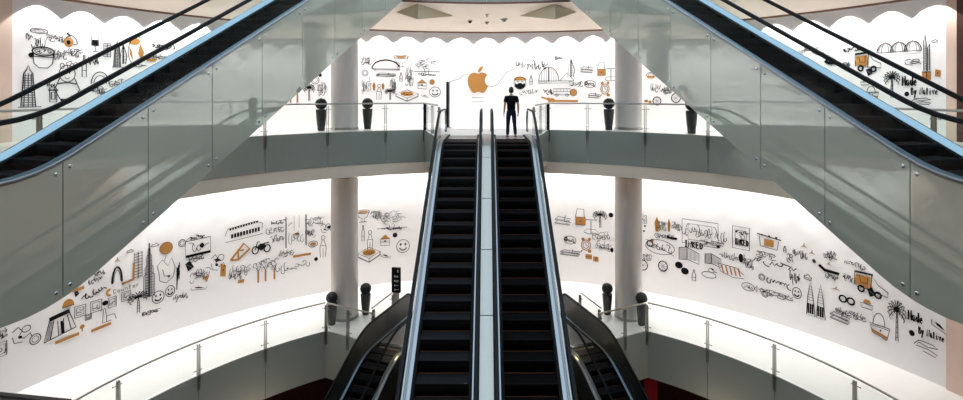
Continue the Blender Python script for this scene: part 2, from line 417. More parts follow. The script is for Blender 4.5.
    for k in range(n):
        y = -flat + k * .4
        zz = z(y + .2)
        if first is None:
            st = mb.build('step', M['step'], root); first = st
            e = MB().box(-h, h, -.004, .012, -.028, .004); ed = e.build('nosing', M['riser'], st)
            e2 = MB().box(-h, h, .375, .397, .0, .0075); e2.build('edge_marking', M['orangeline'], st)
        else:
            st = copy_tree(first, root); kids.setdefault(root.name, []).append(st.name)
        st.location = (0, y, zz)
    return root

# central pair: nosing line meets the upper floor at Y = 16.9
for sx, side in ((-1, 'left'), (1, 'right')):
    if sx < 0:
        r = ladder('escalator', (sx * .84, 16.9 - 8.2 / T30, ZL), 0, 8.2, 1.15, 'left one of the two central escalators rising to the fruit-logo wall, empty steps', hz=.66, clad='steel', bolts=False, step_half=.5, group=None, plate=1.5, dout=.69)
        cent = r
    else:
        r = copy_tree(cent); r.location.x = .84
        dark = None
        for ch in kids[r.name]:
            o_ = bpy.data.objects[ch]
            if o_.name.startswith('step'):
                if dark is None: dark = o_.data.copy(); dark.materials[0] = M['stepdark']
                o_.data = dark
        r['label'] = 'right one of the two central escalators, the one with a person at its top'
# long cover plate between the central pair
mb = MB(); run = 8.2 / T30; z = lambda y: T30 * (B(y) - B(y - run))
ya = [-2.6 + (run + 5.0) * i / 12 for i in range(13)]
root = empty('escalator_cover', (0, 16.9 - run, ZL), 0, 'narrow polished steel cover strip between the two central escalators', 'cover plate')
for a, b in zip(ya[:-1], ya[1:]):
    yy = [a + .01 + (b - a - .02) * i / 6 for i in range(7)]
    strip_profile(MB(), [(y, z(y) + .11) for y in yy], [(y, z(y) + .03) for y in yy], -.135, .135).build('cover_panel', M['steel'], root)
# crossing pair
dirv = Vector((sin(TH), cos(TH))); perp = Vector((-cos(TH), sin(TH)))
o2 = Vector((-7.26, 8.54)) + perp * .84
side_l = ladder('escalator', (o2.x, o2.y, ZU), -TH, 8.2, 2.21, 'high escalator crossing the upper left of the atrium, clad in grey glass panels', hz=.76, phase=.468, sp=1.563, upz=.15, rail=1.1, lowshift=.2, plate=2.2, step_half=.56)
side_r = copy_tree(side_l); side_r.location.x = -o2.x; side_r.rotation_euler.z = TH
side_r['label'] = 'high escalator crossing the upper right of the atrium, clad in grey glass panels'
# descending pair below the lower gallery
riseB = 6.0; runB = riseB / T30
pB = Vector((-4.60, 20.0)) - perp * .62      # centre line at the top
oB = pB - dirv * (runB)
low_l = ladder('escalator', (oB.x, oB.y, -6.0), -TH, riseB, 1.1, 'small dark-sided escalator descending left of the central pair', hz=.62, clad='darkpanel', bolts=False, flat=.9, plate=3.2, solid=-1, rail=1.0)
low_r = ladder('escalator', (-oB.x, oB.y, -6.0), TH, riseB, 1.1, 'small dark-sided escalator descending right of the central pair', hz=.62, clad='darkpanel', bolts=False, flat=.9, plate=3.2, solid=1, rail=1.0)

# ------------------------------------------------------------------ columns
def column(x, y, z0, z1, label):
    root = empty('column', (x, y, z0), 0, label, 'column')
    h = z1 - z0
    MB().lathe([(.58, 0), (.58, h)], n=40).build('shaft', M['column'], root, True)
    MB().lathe([(.60, 0), (.60, .1), (.583, .11)], n=40).build('base_ring', M['steel'], root, True)
    MB().lathe([(.583, h - .09), (.60, h - .08), (.60, h)], n=40).build('collar', M['steel'], root, True)
for sx, side in ((-1, 'left'), (1, 'right')):
    column(sx * 6.22, 23.45, ZU, 13.3, 'round grey column on the upper gallery, %s side, behind the glass balustrade' % side)
    column(sx * 6.22, 23.45, ZL, 6.22, 'round grey column on the lower gallery, %s side' % side)

# ------------------------------------------------------------------ planters with clipped balls
def planter(x, y, z, label):
    root = empty('planter', (x, y, z), 0, label, 'planter', None)
    MB().lathe([(.14, 0), (.15, .03), (.2, .55), (.225, .88), (.21, .9), (.18, .89), (.15, .86)], n=20).build('pot', M['pot'], root, True)
    mb = MB(); mb.lathe([(.14, .84), (.16, .875)], n=16).build('soil', M['brown'], root)
    mb = MB(); mb.tube([(0, 0, .86), (0, 0, 1.0)], .03).build('stem', M['brown'], root)
    mb = MB(); n, m = 28, 18; rs = []
    for i in range(1, m):
        t = pi * i / m
        rs.append([((.235 + rnd.uniform(-.012, .012)) * sin(t) * cos(2 * pi * j / n), (.235 + rnd.uniform(-.012, .012)) * sin(t) * sin(2 * pi * j / n), 1.13 - .235 * cos(t)) for j in range(n)])
    mb.rings(rs)
    for k in range(420):                                   # leaf tips
        a, b = rnd.uniform(0, 2 * pi), math.acos(rnd.uniform(-1, 1))
        d = Vector((sin(b) * cos(a), sin(b) * sin(a), cos(b))); t1 = d.orthogonal().normalized(); t1.rotate(Matrix.Rotation(rnd.uniform(0, 6), 3, d)); t2 = d.cross(t1)
        c = Vector((0, 0, 1.13)) + d * .228
        mb.add([c + t1 * .012, c - t1 * .012, c + d * .03 + t2 * .012], [(0, 1, 2)])
    mb.build('topiary_ball', M['leaf'], root, False)
planter(-7.0, 22.65, ZU, 'black planter with clipped ball, left of the left column on the upper gallery')
planter(-5.28, 23.75, ZU, 'black planter with clipped ball, right of the left column on the upper gallery')
planter(5.28, 23.1, ZU, 'black planter with clipped ball, left of the right column on the upper gallery')
planter(8.03, 20.95, ZU, 'black planter partly behind the right crossing escalator on the upper gallery')
planter(-6.55, 22.65, ZL, 'dark planter with clipped ball, in front of the left column on the lower gallery')
planter(-5.35, 23.7, ZL, 'dark planter with clipped ball, right of the left column on the lower gallery')
planter(5.35, 23.7, ZL, 'dark planter with clipped ball, left of the right column on the lower gallery')
planter(6.55, 22.6, ZL, 'dark planter with clipped ball, in front of the right column on the lower gallery')

# ------------------------------------------------------------------ sign totems
root = empty('signpost', (-3.98, 23.6, ZL), R(-8), 'black signpost with white symbols beside the left descending escalator', 'sign')
MB().box(-.2, .2, -.05, .05, 1.0, 2.1).build('sign_panel', M['black'], root, bevel=.01)
MB().box(-.14, .14, -.035, .035, 0.02, 1.0).build('stand', M['steel'], root)
MB().box(-.26, .26, -.2, .2, 0, .02).build('base', M['steel'], root)
def glyphs(mb, y, items):
    for (x, zc, w, h) in items: mb.box(x - w / 2, x + w / 2, y - .004, y, zc - h / 2, zc + h / 2)
mb = MB(); glyphs(mb, -.05, [(.07, 1.95, .02, .1), (.1, 1.99, .06, .02), (.1, 1.92, .05, .02), (-.05, 1.72, .05, .07), (.05, 1.73, .12, .02), (.05, 1.69, .09, .02),
    (-.05, 1.52, .05, .07), (.06, 1.53, .13, .02), (.05, 1.49, .1, .02), (-.05, 1.32, .05, .07), (.05, 1.33, .12, .02), (-.05, 1.13, .05, .07), (.06, 1.14, .14, .02)])
mb.build('symbols', M['white'], root)
root = empty('signpost', (-1.78, 24.7, ZU), R(83), 'tall thin black sign board standing near the top of the left central escalator', 'sign')
MB().box(-.2, .2, -.045, .045, .02, 2.12).build('sign_panel', M['black'], root, bevel=.01)
MB().box(-.25, .25, -.16, .16, 0, .02).build('base', M['steel'], root)

# low dark barrier closing the lower gallery at the left
root = empty('low_barrier', (-12.9, 15.3, ZL - .0), atan2(.42, -2.7) - pi, 'low black-topped barrier across the lower gallery at the bottom left corner', 'barrier')
MB().box(-1.25, 1.05, -.05, .05, .05, 1.02).build('panel', M['darkpanel'], root)
MB().box(-1.3, 1.1, -.09, .09, 1.02, 1.08).build('top_rail', M['black'], root, bevel=.01)
for x in (-1.1, .9): MB().box(x - .04, x + .04, -.1, .1, 0, .05).build('foot', M['steel'], root)

# basement furnishings glimpsed below the lower gallery
def rack(x, y, rz, label):
    root = empty('shelf_rack', (x, y, -6.0), rz, label, 'shelf')
    for sx_ in (-.9, .9): MB().box(sx_ - .04, sx_ + .04, -.2, .2, 0, 3.2).build('upright', M['black'], root)
    for zz in (.3, 1.1, 1.9, 2.7, 3.1): MB().box(-.9, .9, -.2, .2, zz, zz + .05).build('shelf', M['brown'], root)
root = empty('red_kiosk', (6.95, 22.6, -6.0), R(-20), 'red board stand glimpsed in the dark under the lower gallery at the right', 'kiosk')
MB().box(-.26, .26, -.2, .2, 0, 3.8).build('body', M['red'], root, bevel=.02)
MB().box(-.3, .3, -.24, .24, 3.8, 3.95).build('cornice', M['brown'], root, bevel=.02)

# ceiling fittings on the soffit
def soffit_z(x, y):
    r = sqrt(x * x + (y - CC) ** 2); return 13.72 + (12.9 - 13.72) * (r - R_U) / (15 - R_U)
def on_soffit(u, v):
    lo, hi = 20., 27.
    for _ in range(40):
        Y = (lo + hi) / 2; X = (u - CX) / F * Y; Z = CAMZ + (CY - v) / F * Y
        if Z < soffit_z(X, Y): lo = Y
        else: hi = Y
    return X, Y, soffit_z(X, Y)
for (u, v, nm, lb, r_, m_) in ((470, 20.5, 'security_camera', 'small black dome fitting on the beige soffit, leftmost of four', .1, 'black'),
    (487, 14.5, 'smoke_detector', 'small grey fitting on the beige soffit nearest the balustrade edge above', .07, 'steel'),
    (487, 22, 'sprinkler', 'grey fitting on the beige soffit directly above the fruit logo, nearest the wall', .09, 'steel'),
    (504, 19.5, 'ceiling_grille', 'narrow grey grille on the beige soffit, rightmost of four fittings', .13, 'steel')):
    X, Y, Z = on_soffit(u, v); root = empty(nm, (X, Y, Z), 0, lb, 'ceiling fitting')
    MB().lathe([(r_ * 1.15, .0), (r_ * 1.15, -.03), (r_ * .9, -.035)], n=16).build('rim', M['steel'], root)
    MB().lathe([(r_ * .85, -.03), (r_ * .75, -.08), (r_ * .4, -.12), (.01, -.13)], n=16).build('dome' if m_ == 'black' else 'cap', M[m_], root, True)
# ------------------------------------------------------------------ the line-drawn mural
def to_wall(u, v):
    k = (u - CX) / F; A = 1 + k * k; Bq = -2 * CC; Cq = CC * CC - R_W * R_W
    Y = (-Bq + sqrt(Bq * Bq - 4 * A * Cq)) / (2 * A); X = k * Y
    return atan2(X, Y - CC) * R_W, CAMZ + (CY - v) / F * Y, Y
class Pen:
    def __init__(s, u, v, w, h, rot=0):
        s.s0, s.z0, Y = to_wall(u, v); s1, _, _ = to_wall(u + 1, v)
        s.w = w * abs(s1 - s.s0); s.h = h * Y / F; s.rot = R(rot) * .25; s.m = {}
    def uv(s, p):
        x, y = p[0] * s.w, p[1] * s.h; c, d = cos(s.rot), sin(s.rot)
        return s.s0 + x * c - y * d, s.z0 + x * d + y * c
    def p3(s, q, off):
        a = q[0] / R_W; r = R_W - off; return (r * sin(a), CC + r * cos(a), q[1])
    def mesh(s, ink): return s.m.setdefault(ink, MB())
    def line(s, pts, w=.035, ink='ink', close=False):
        w *= .8 if w < .045 else .9
        q = [Vector(s.uv(p)) for p in pts]
        if close: q.append(q[0])
        L = []
        for i, p in enumerate(q):
            a, b = q[max(i - 1, 0)], q[min(i + 1, len(q) - 1)]
            if close and i in (0, len(q) - 1): a, b = q[-2], q[1]
            d = (b - a)
            d = d.normalized() if d.length > 1e-6 else Vector((1, 0)); L.append((p, Vector((-d.y, d.x)) * w / 2))
        mb = s.mesh(ink); vs = []; fs = []
        for i, (p, n) in enumerate(L):
            vs += [s.p3(p + n, .016), s.p3(p - n, .016)]
            if i: fs.append((2 * i - 2, 2 * i - 1, 2 * i + 1, 2 * i))
        mb.add(vs, fs)
    def fill(s, pts, ink='orange', off=.012):
        q = [s.uv(p) for p in pts]; s.mesh(ink).add([s.p3(p, off) for p in q], [tuple(range(len(q)))])
    def ell(s, cx, cy, rx, ry, a0=0, a1=360, n=20):
        return [(cx + rx * cos(R(a0 + (a1 - a0) * i / n)), cy + ry * sin(R(a0 + (a1 - a0) * i / n))) for i in range(n + 1)]
    def rect(s, x0, y0, x1, y1): return [(x0, y0), (x1, y0), (x1, y1), (x0, y1)]
    def done(s, name, parent):
        names = sorted(s.m, key=lambda k: -len(s.m[k].f)); mb = MB(); mats = []; idx = []
        for k in names:
            mb2 = s.m[k]; mats.append(M[k]); idx += [len(mats) - 1] * len(mb2.f); mb.add(mb2.v, mb2.f)
        me = bpy.data.meshes.new(name); me.from_pydata(mb.v, [], mb.f)
        for m_ in mats: me.materials.append(m_)
        for p, i in zip(me.polygons, idx): p.material_index = i
        o = bpy.data.objects.new(name, me); col.objects.link(o); note(o, parent); return o
def bez(p0, p1, p2, p3, n=8):
    return [tuple((1 - t) ** 3 * a + 3 * (1 - t) ** 2 * t * b + 3 * (1 - t) * t * t * c + t ** 3 * d for a, b, c, d in zip(p0, p1, p2, p3)) for t in [i / n for i in range(1, n + 1)]]
FONT = {
 'M': [[(0, 0), (.05, 1), (.45, .25), (.9, 1.05), (1, 0)]], 'a': [[(.8, .55), (.3, .6), (.1, .2), (.4, 0), (.8, .5), (.9, 0)]],
 'd': [[(.8, .5), (.3, .55), (.1, .2), (.45, 0), (.8, .4), (.85, 1.05), (.85, 0)]], 'e': [[(.15, .3), (.8, .35), (.6, .6), (.2, .45), (.2, .1), (.8, .05)]],
 'B': [[(.15, 0), (.15, 1), (.7, .9), (.7, .6), (.2, .52), (.85, .4), (.8, .05), (.15, 0)]], 'y': [[(.1, .6), (.45, .1)], [(.85, .65), (.2, -.5)]],
 'N': [[(0, 0), (.1, 1), (.8, 0), (.95, 1)]], 't': [[(.4, .95), (.4, .05), (.7, 0)], [(.1, .65), (.75, .68)]], 'i': [[(.4, .6), (.45, 0)], [(.4, .8), (.42, .85)]],
 'v': [[(.1, .6), (.4, 0), (.85, .65)]], 'I': [[(.5, 0), (.5, 1)], [(.2, 1), (.8, 1)], [(.2, 0), (.8, 0)]], 'K': [[(.15, 0), (.15, 1)], [(.85, 1), (.2, .5), (.9, 0)]],
 'E': [[(.85, 1), (.15, 1), (.15, 0), (.85, 0)], [(.15, .52), (.7, .52)]], 'D': [[(.15, 0), (.15, 1), (.7, .8), (.85, .45), (.65, .1), (.15, 0)]],
 'T': [[(.5, 0), (.5, 1)], [(.05, 1), (.95, 1)]], 'o': [[(.5, .6), (.15, .35), (.4, 0), (.8, .2), (.7, .55), (.5, .6)]], 'l': [[(.4, 1.05), (.4, .1), (.6, 0)]],
 'r': [[(.2, 0), (.2, .6)], [(.2, .4), (.7, .6)]], 'u': [[(.1, .6), (.2, .05), (.6, .05), (.8, .6), (.85, 0)]], 'n': [[(.15, 0), (.15, .6), (.7, .55), (.8, 0)]],
 'C': [[(.9, .85), (.4, 1), (.1, .5), (.4, 0), (.9, .15)]], 'A': [[(0, 0), (.5, 1), (1, 0)], [(.25, .4), (.75, .4)]], ' ': []}
def word(P, txt, x0, y0, x1, h, w=.035, ink='ink'):
    n = len(txt); st = (x1 - x0) / n
    for i, ch in enumerate(txt):
        for s_ in FONT[ch]: P.line([(x0 + st * (i + .85 * a), y0 + h * b) for a, b in s_], w, ink)
def scrawl(P, x0, y0, x1, y1, n, w=.03, ink='ink', r=rnd):
    st = (x1 - x0) / n; H = y1 - y0
    for i in range(n):
        x = x0 + st * (i + .5) + r.uniform(-.2, .2) * st; y = y0 + H * r.uniform(.3, .7); k = r.randint(0, 4); a = r.uniform(0, 360)
        if k == 0: P.line(P.ell(x, y, st * .5, H * r.uniform(.15, .3), a, a + r.uniform(200, 330), 8), w, ink)
        elif k == 1: P.line(P.ell(x, y, st * .9, H * .45, a, a + 110, 6), w, ink)
        elif k == 2: P.line([(x - st * .6, y - H * .2), (x - st * .2, y + H * .25), (x + st * .2, y - H * .15), (x + st * .7, y + H * .2)], w, ink)
        elif k == 3: P.line(P.ell(x, y, st * .4, H * .4, 90, 270, 6) + P.ell(x + st * .2, y - H * .2, st * .4, H * .2, 270, 400, 4), w, ink)
        else: P.line([(x - st * .8, y + H * r.uniform(-.3, .3)), (x, y + H * r.uniform(-.2, .2)), (x + st * .9, y + H * r.uniform(-.3, .3))], w, ink)
def d_tower(P):      # tall tapering hatched block
    P.line([(-.5, -.5), (-.3, .3), (-.12, .38), (0, .5), (.12, .38), (.3, .3), (.5, -.5)], .04, close=True)
    for i in range(13):
        y = -.45 + i * .058; x = .47 - .17 * (y + .5) / .8; P.line([(-x, y), (x, y)], .03, 'grey')
    for x in (-.25, 0, .25): P.line([(x * 1.2, -.5), (x * .8, .3)], .04, 'grey')
    P.line([(-.7, -.5), (.9, -.5)], .03)
def d_spire(P):
    for k, (x, y) in enumerate(((.5, -.1), (.36, .05), (.22, .25), (.1, .36))):
        P.line([(-x, -.5), (-x, y), (-x * .5, y + .05)], .03, 'grey'); P.line([(x, -.5), (x, y), (x * .5, y + .05)], .03, 'grey')
    P.line([(0, -.5), (0, .5)], .05)
    for i in range(16): y = -.48 + i * .05; x = .5 * (1 - max(0, (y + .5)) * .95); P.line([(-x, y), (x, y)], .025, 'grey')
def d_cup(P):
    P.line(P.ell(0, .35, .5, .15), .035); P.fill(P.ell(0, .35, .36, .08), 'orange')
    P.line([(-.5, .35), (-.3, -.1), (-.08, -.2), (-.08, -.45), (-.3, -.5), (.3, -.5), (.08, -.45), (.08, -.2), (.3, -.1), (.5, .35)], .03)
def d_bowl(P):
    P.line(P.ell(0, .25, .5, .2), .05); P.line(P.ell(0, .25, .38, .13), .03, 'grey'); scrawl(P, -.3, .18, .3, .34, 5, .03)
    P.line([(-.5, .25), (-.42, -.3), (-.2, -.5), (.2, -.5), (.42, -.3), (.5, .25)], .035); P.line([(-.45, .0), (.46, 0)], .03)
def d_circle(P): P.line(P.ell(0, 0, .5, .5), .035); P.line(P.ell(0, 0, .3, .3), .025, 'grey')
def d_sun(P): P.fill(P.ell(0, 0, .5, .5)); P.line(P.ell(0, 0, .5, .5), .02, 'ink')
def d_face(P):
    P.line(P.ell(0, 0, .5, .5), .035); P.fill(P.ell(-.18, .14, .07, .1), 'ink'); P.fill(P.ell(.18, .14, .07, .1), 'ink')
    P.line(P.ell(0, -.02, .28, .28, 200, 340, 8), .06)
def d_palm(P, dark=True):
    ink = 'grey' if not dark else 'ink'
    P.line([(-.05, -.5), (-.03, 0), (0, .2)], .03); P.line([(.07, -.5), (.05, 0), (.02, .2)], .03)
    for i in range(5): P.line([(-.05, -.42 + i * .12), (.06, -.4 + i * .12)], .02)
    for a in (-35, -12, 12, 36, 60, 82, 104, 128, 150, 172, 195, 218):
        c, s_ = cos(R(a)), sin(R(a)); q = [(c * .5 * t, .2 + s_ * .28 * t + .06 * sin(pi * t)) for t in (0, .35, .7, 1)]
        P.line(q, .034, ink)
        for t in (1, 2, 3): P.line([q[t], (q[t][0] * .8 + .03, q[t][1] - .06)], .025, ink)
def d_cloudtree(P):
    for i in range(26):
        a = rnd.uniform(0, 6.28); r_ = sqrt(rnd.random()); x, y = .42 * r_ * cos(a), .1 + .32 * r_ * sin(a)
        P.line(P.ell(x, y, .08, .09, rnd.uniform(0, 90), rnd.uniform(200, 330), 6), .025, 'grey')
    P.line([(-.1, -.25), (-.06, -.5)], .03); P.line([(.08, -.25), (.05, -.5)], .03); P.line([(-.5, -.4), (.5, -.42)], .035)
def d_trees(P):
    for i in range(22):
        x, y = rnd.uniform(-.42, .42), rnd.uniform(.02, .42); P.line(P.ell(x, y, .08, .1, 20, 250, 6), .022, 'grey')
    for x in (-.3, -.02, .32): P.line([(x, -.5), (x, 0)], .09, 'orange'); P.line([(x, 0), (x - .1, .2)], .03); P.line([(x, 0), (x + .1, .22)], .03)
def d_tray(P):
    P.line([(-.5, .1), (0, .4), (.5, .1), (0, -.25)], .035, close=True); P.line([(-.5, .1), (-.5, -.1), (0, -.48), (.5, -.1), (.5, .1)], .06, 'grey'); P.line([(0, -.25), (0, -.48)], .03)
    P.fill(P.ell(0, .1, .3, .18)); scrawl(P, -.2, .02, .2, .2, 4, .03)
def d_cake(P):
    P.fill([(-.45, .1), (0, .5), (.45, .1)]); P.line([(-.42, .1), (-.42, -.45), (.42, -.5), (.42, .1)], .035, close=True); P.line([(-.4, -.15), (.4, -.2)], .03); P.fill(P.ell(0, -.1, .08, .08), 'ink')
def d_house(P):
    P.line([(-.5, -.5), (-.32, .3), (.28, .38), (.5, -.32)], .045, close=True); P.line([(-.34, .3), (.3, .4)], .16)
    P.line([(-.3, -.45), (-.2, .22)], .035); P.line([(.35, -.35), (.22, .28)], .035); P.line([(-.08, .15), (-.05, -.42), (.12, -.4), (.1, .18)], .035); P.fill([(.0, .1), (.08, .1), (.14, -.38), (.04, -.4)], 'ink')
    for i in range(4): P.line([(-.44 + i * .04, -.45), (-.3 + i * .03, .2)], .02, 'grey')
def d_frame(P):
    P.line(P.rect(-.5, -.5, .5, .5), .035, close=True); P.line(P.rect(-.33, -.33, .33, .33), .025, close=True); scrawl(P, -.25, -.25, .25, .25, 2, .025)
def d_monitor(P):
    P.line(P.rect(-.5, -.3, .5, .4), .04, close=True); P.line([(-.5, -.36), (.5, -.36)], .1); scrawl(P, -.4, -.2, .4, .3, 5, .03)
    P.fill(P.ell(.15, .05, .09, .12), 'ink'); P.line(P.ell(-.3, .42, .15, .12, 0, 180, 8), .025)
def d_bag(P):
    P.fill([(-.4, .3), (.1, .5), (.5, -.2), (-.1, -.5)], 'ink'); P.line([(-.3, .2), (.3, -.2)], .03, 'grey')
def d_blob(P): P.fill(P.ell(0, 0, .5, .5, n=10), 'ink')
def d_board(P): P.fill([(-.3, -.5), (-.5, .1), (0, .5), (.5, .1), (.3, -.5)]); P.line([(0, -.45), (0, .45)], .02)
def d_wheel(P):
    P.line(P.ell(0, 0, .5, .5), .05)
    for a in range(0, 180, 45): P.line([(-.48 * cos(R(a)), -.48 * sin(R(a))), (.48 * cos(R(a)), .48 * sin(R(a)))], .015, 'grey')
def d_case(P):
    P.fill(P.rect(-.5, -.5, .4, .0)); P.line(P.rect(-.5, -.5, .4, .0), .02, close=True); P.line([(-.5, 0), (-.35, .5), (.25, .5), (.3, 0)], .035); P.line([(-.1, -.25), (.02, -.25)], .05)
def d_table(P):
    P.line([(-.5, -.4), (-.2, -.5), (.5, -.45)], .035); P.line([(0, -.45), (0, .35)], .04); P.line([(-.35, .38), (.4, .4)], .04); P.line([(-.45, -.35), (-.3, -.2), (.3, -.2), (.5, -.4)], .025, 'grey')
def d_clock(P):
    P.line(P.ell(0, 0, .38, .34), .05, 'orange'); P.line(P.ell(0, 0, .25, .22), .03); P.fill(P.ell(-.25, .38, .14, .1)); P.fill(P.ell(.28, .4, .12, .1)); P.fill(P.ell(.3, -.4, .16, .1)); P.line([(0, 0), (0, .18)], .03); P.line([(0, 0), (.15, -.05)], .03); P.line([(-.3, -.35), (-.45, -.5)], .04)
def d_boats(P):
    for k in (-.2, .1): P.line([(-.5, k), (.4, k - .12), (.5, k + .1), (-.3, k + .28), (-.5, k)], .03); P.line([(-.4, k + .05), (.42, k - .04)], .02, 'grey')
    P.line([(.1, .1), (.15, .5)], .03)
def d_bridge(P):
    P.line([(-.5, -.4), (.5, -.4)], .04); P.line([(-.5, -.5), (.5, -.5)], .03); P.line(P.ell(-.2, -.4, .28, .7, 0, 180, 12), .035); P.line([(-.2, -.4), (-.2, .3)], .06)
    for x in (-.4, -.33, -.27, -.12, -.06, .0): P.line([(x, -.4), (x, -.4 + .7 * sqrt(max(0, 1 - ((x + .2) / .28) ** 2)))], .018, 'grey')
    P.line([(.1, -.4), (.3, 0), (.5, -.38)], .025)
def d_sail(P):
    P.line([(0, -.5), (0, .5)], .06); P.line([(0, .5), (.45, -.1), (.3, -.5)], .04); P.line([(0, .5), (-.3, 0), (-.4, -.5)], .025, 'grey')
    for i in range(6): P.line([(0, -.4 + i * .13), (.4 - .05 * i, -.4 + i * .13)], .02, 'grey')
def d_archb(P):
    P.line(P.ell(0, -.4, .5, .9, 20, 178, 14), .07); P.line([(-.5, -.4), (.5, -.4)], .05, 'grey'); P.line([(-.45, -.5), (.5, -.5)], .025)
def d_bus(P):
    P.line(P.rect(-.5, -.35, .5, .4), .035, close=True); P.line([(-.5, .05), (.5, .05)], .025)
    for x in (-.3, -.1, .1, .3): P.line([(x, .05), (x, .4)], .02)
    for x in (-.3, .3): P.line(P.ell(x, -.38, .09, .14), .035)
def d_guitar(P):
    P.fill(P.ell(.28, -.15, .2, .3)); P.fill(P.ell(.02, 0, .14, .22)); P.line([(0, 0), (-.5, .3)], .09, 'orange'); P.fill(P.ell(.25, -.12, .06, .09), 'ink')
def d_hanger(P): P.fill([(-.5, -.3), (0, .25), (.5, -.3), (.1, -.1), (-.1, -.1)]); P.line([(0, .2), (0, .42), (.12, .5)], .03)
def d_truck(P):
    P.fill([(-.5, -.15), (-.46, .3), (-.02, .35), (-.02, -.2)]); P.line([(-.5, .42), (.05, .48)], .08); P.line([(-.48, -.2), (-.5, .42)], .03); P.line([(0, -.25), (.02, .45), (.2, .1), (.5, -.1), (.5, -.32), (-.3, -.22)], .035)
    P.line([(-.35, .3), (-.3, 0), (-.1, 0), (-.1, .3)], .03)
    for x, y in ((-.28, -.3), (.22, -.36)): P.line(P.ell(x, y, .09, .13), .07)
def d_tents(P):
    for x in (-.33, 0, .33):
        P.line(P.ell(x, -.4, .2, .8, 0, 180, 14), .035)
        for k in (.45, .8): P.line(P.ell(x, -.4, .2 * k, .8, 0, 180, 10), .02, 'grey')
        P.line([(x, .4), (x, .52)], .03)
    P.line([(-.5, -.4), (.52, -.4)], .03)
def d_towers(P):
    P.line([(-.2, -.3), (-.22, .35), (-.12, .5), (-.05, .3), (-.03, -.3)], .035); P.line([(.05, -.3), (.06, .2), (.2, .28), (.22, -.3)], .035)
    for i in range(10): P.line([(-.2, -.25 + i * .055), (-.05, -.25 + i * .055)], .018, 'grey'); P.line([(.06, -.25 + i * .045), (.2, -.25 + i * .045)], .018, 'grey')
    P.fill(P.rect(-.35, -.5, .3, -.32)); P.line([(-.35, -.32), (.3, -.32)], .03); P.line([(0, -.5), (0, -.32)], .03)
def d_twin(P):
    for x in (-.22, .24):
        P.line([(x - .2, -.5), (x - .14, .1), (x - .03, .5), (x + .08, .1), (x + .2, -.5)], .035, close=True)
        for i in range(6): P.line([(x - .13, -.05 + i * .08), (x + .1 - i * .012, -.05 + i * .08)], .018, 'grey')
        for k in (-.12, -.02, .08): P.line([(x + k, -.45), (x + k, -.15)], .07)
def d_basket(P):
    P.line([(-.5, -.05), (-.35, -.4), (.4, -.5), (.5, .0)], .04, close=True); P.line(P.ell(-.05, -.02, .3, .5, 0, 180, 12), .03); P.line([(-.38, -.32), (.42, -.42)], .1, 'orange'); P.line([(-.47, -.12), (.48, -.08)], .025); P.fill(P.ell(.05, -.22, .04, .05), 'ink')
def d_glasses(P):
    for x in (-.25, .25): P.line(P.ell(x, 0, .22, .4), .07)
    P.line([(-.05, .1), (.05, .1)], .07)
def d_shades(P): P.line([(-.5, .5), (-.2, .0), (.5, -.05)], .13); P.line([(.5, -.05), (.5, .1)], .06); P.line([(-.1, 0), (.0, -.4), (.1, -.5)], .03)
def d_moto(P):
    for x in (-.32, .34): P.line(P.ell(x, -.18, .17, .3), .06)
    P.fill([(-.25, .0), (-.05, .3), (.2, .25), (.3, -.05), (0, -.3)], 'ink'); P.line([(-.32, -.18), (-.2, .45), (-.08, .5)], .05); P.line([(.1, .25), (.45, .3)], .06)
def d_teeth(P):
    P.line([(-.5, -.1), (-.42, .3), (.3, .5), (.5, .3), (.48, -.02)], .03); P.line([(-.5, -.5), (.5, -.36)], .025)
    for k in range(11): x = -.38 + k * .07; y = .18 + .02 * k; P.fill([(x, y), (x + .05, y + .01), (x + .05, y + .14), (x, y + .13)], 'ink')
    for k in range(10): x = -.34 + k * .078; y = -.32 + .016 * k; P.fill([(x, y), (x + .055, y + .01), (x + .055, y + .27), (x, y + .26)], 'ink')
def d_posts(P):
    P.line([(-.5, -.5), (-.5, .5)], .06, 'grey'); P.line([(.5, -.5), (.5, .5)], .06, 'grey'); P.line([(-.1, .5), (-.1, 0)], .02); P.line([(.15, .5), (.15, .1)], .02)
    P.line(P.ell(0, -.15, .15, .08), .03); P.fill(P.ell(.05, -.1, .12, .05)); scrawl(P, -.4, -.45, .4, .0, 5, .025, 'grey'); P.line([(-.4, .2), (-.2, .3)], .03)
def d_bear(P):
    P.line(P.ell(0, .22, .32, .22), .035); P.line(P.ell(-.2, .42, .08, .07), .03); P.line(P.ell(.2, .42, .08, .07), .03); P.fill(P.ell(-.1, .25, .03, .03), 'ink'); P.fill(P.ell(.1, .25, .03, .03), 'ink')
    P.line([(-.3, .1), (-.5, -.2), (-.28, -.45), (.28, -.45), (.5, -.2), (.3, .1)], .04); P.line([(-.38, -.05), (-.1, -.02), (.1, -.02), (.38, -.05)], .06, 'grey'); P.line([(-.2, -.45), (-.22, -.5)], .1); P.line([(.2, -.45), (.22, -.5)], .1); P.line([(-.1, .12), (0, .08), (.1, .12)], .025)
def d_crate(P):
    P.line([(-.5, -.4), (-.5, .4), (-.1, .5), (.5, .2), (.5, -.5), (-.1, -.3)], .035, close=True); P.line([(-.1, .5), (-.1, -.3)], .04)
    for i in range(7): x = -.46 + i * .05; P.line([(x, -.38), (x, .42)], .02, 'grey')
    for i in range(8): x = -.05 + i * .065; P.line([(x, -.3), (x, .42 - i * .03)], .02, 'grey')
def d_stripes(P):
    P.line([(-.5, .45), (-.4, -.2), (.1, -.5), (.5, -.4)], .03); P.line([(-.5, .45), (.2, .35), (.5, -.1)], .03)
    for i in range(5): x = -.36 + i * .16; P.line([(x, .35), (x + .08, -.3)], .07, 'orange')
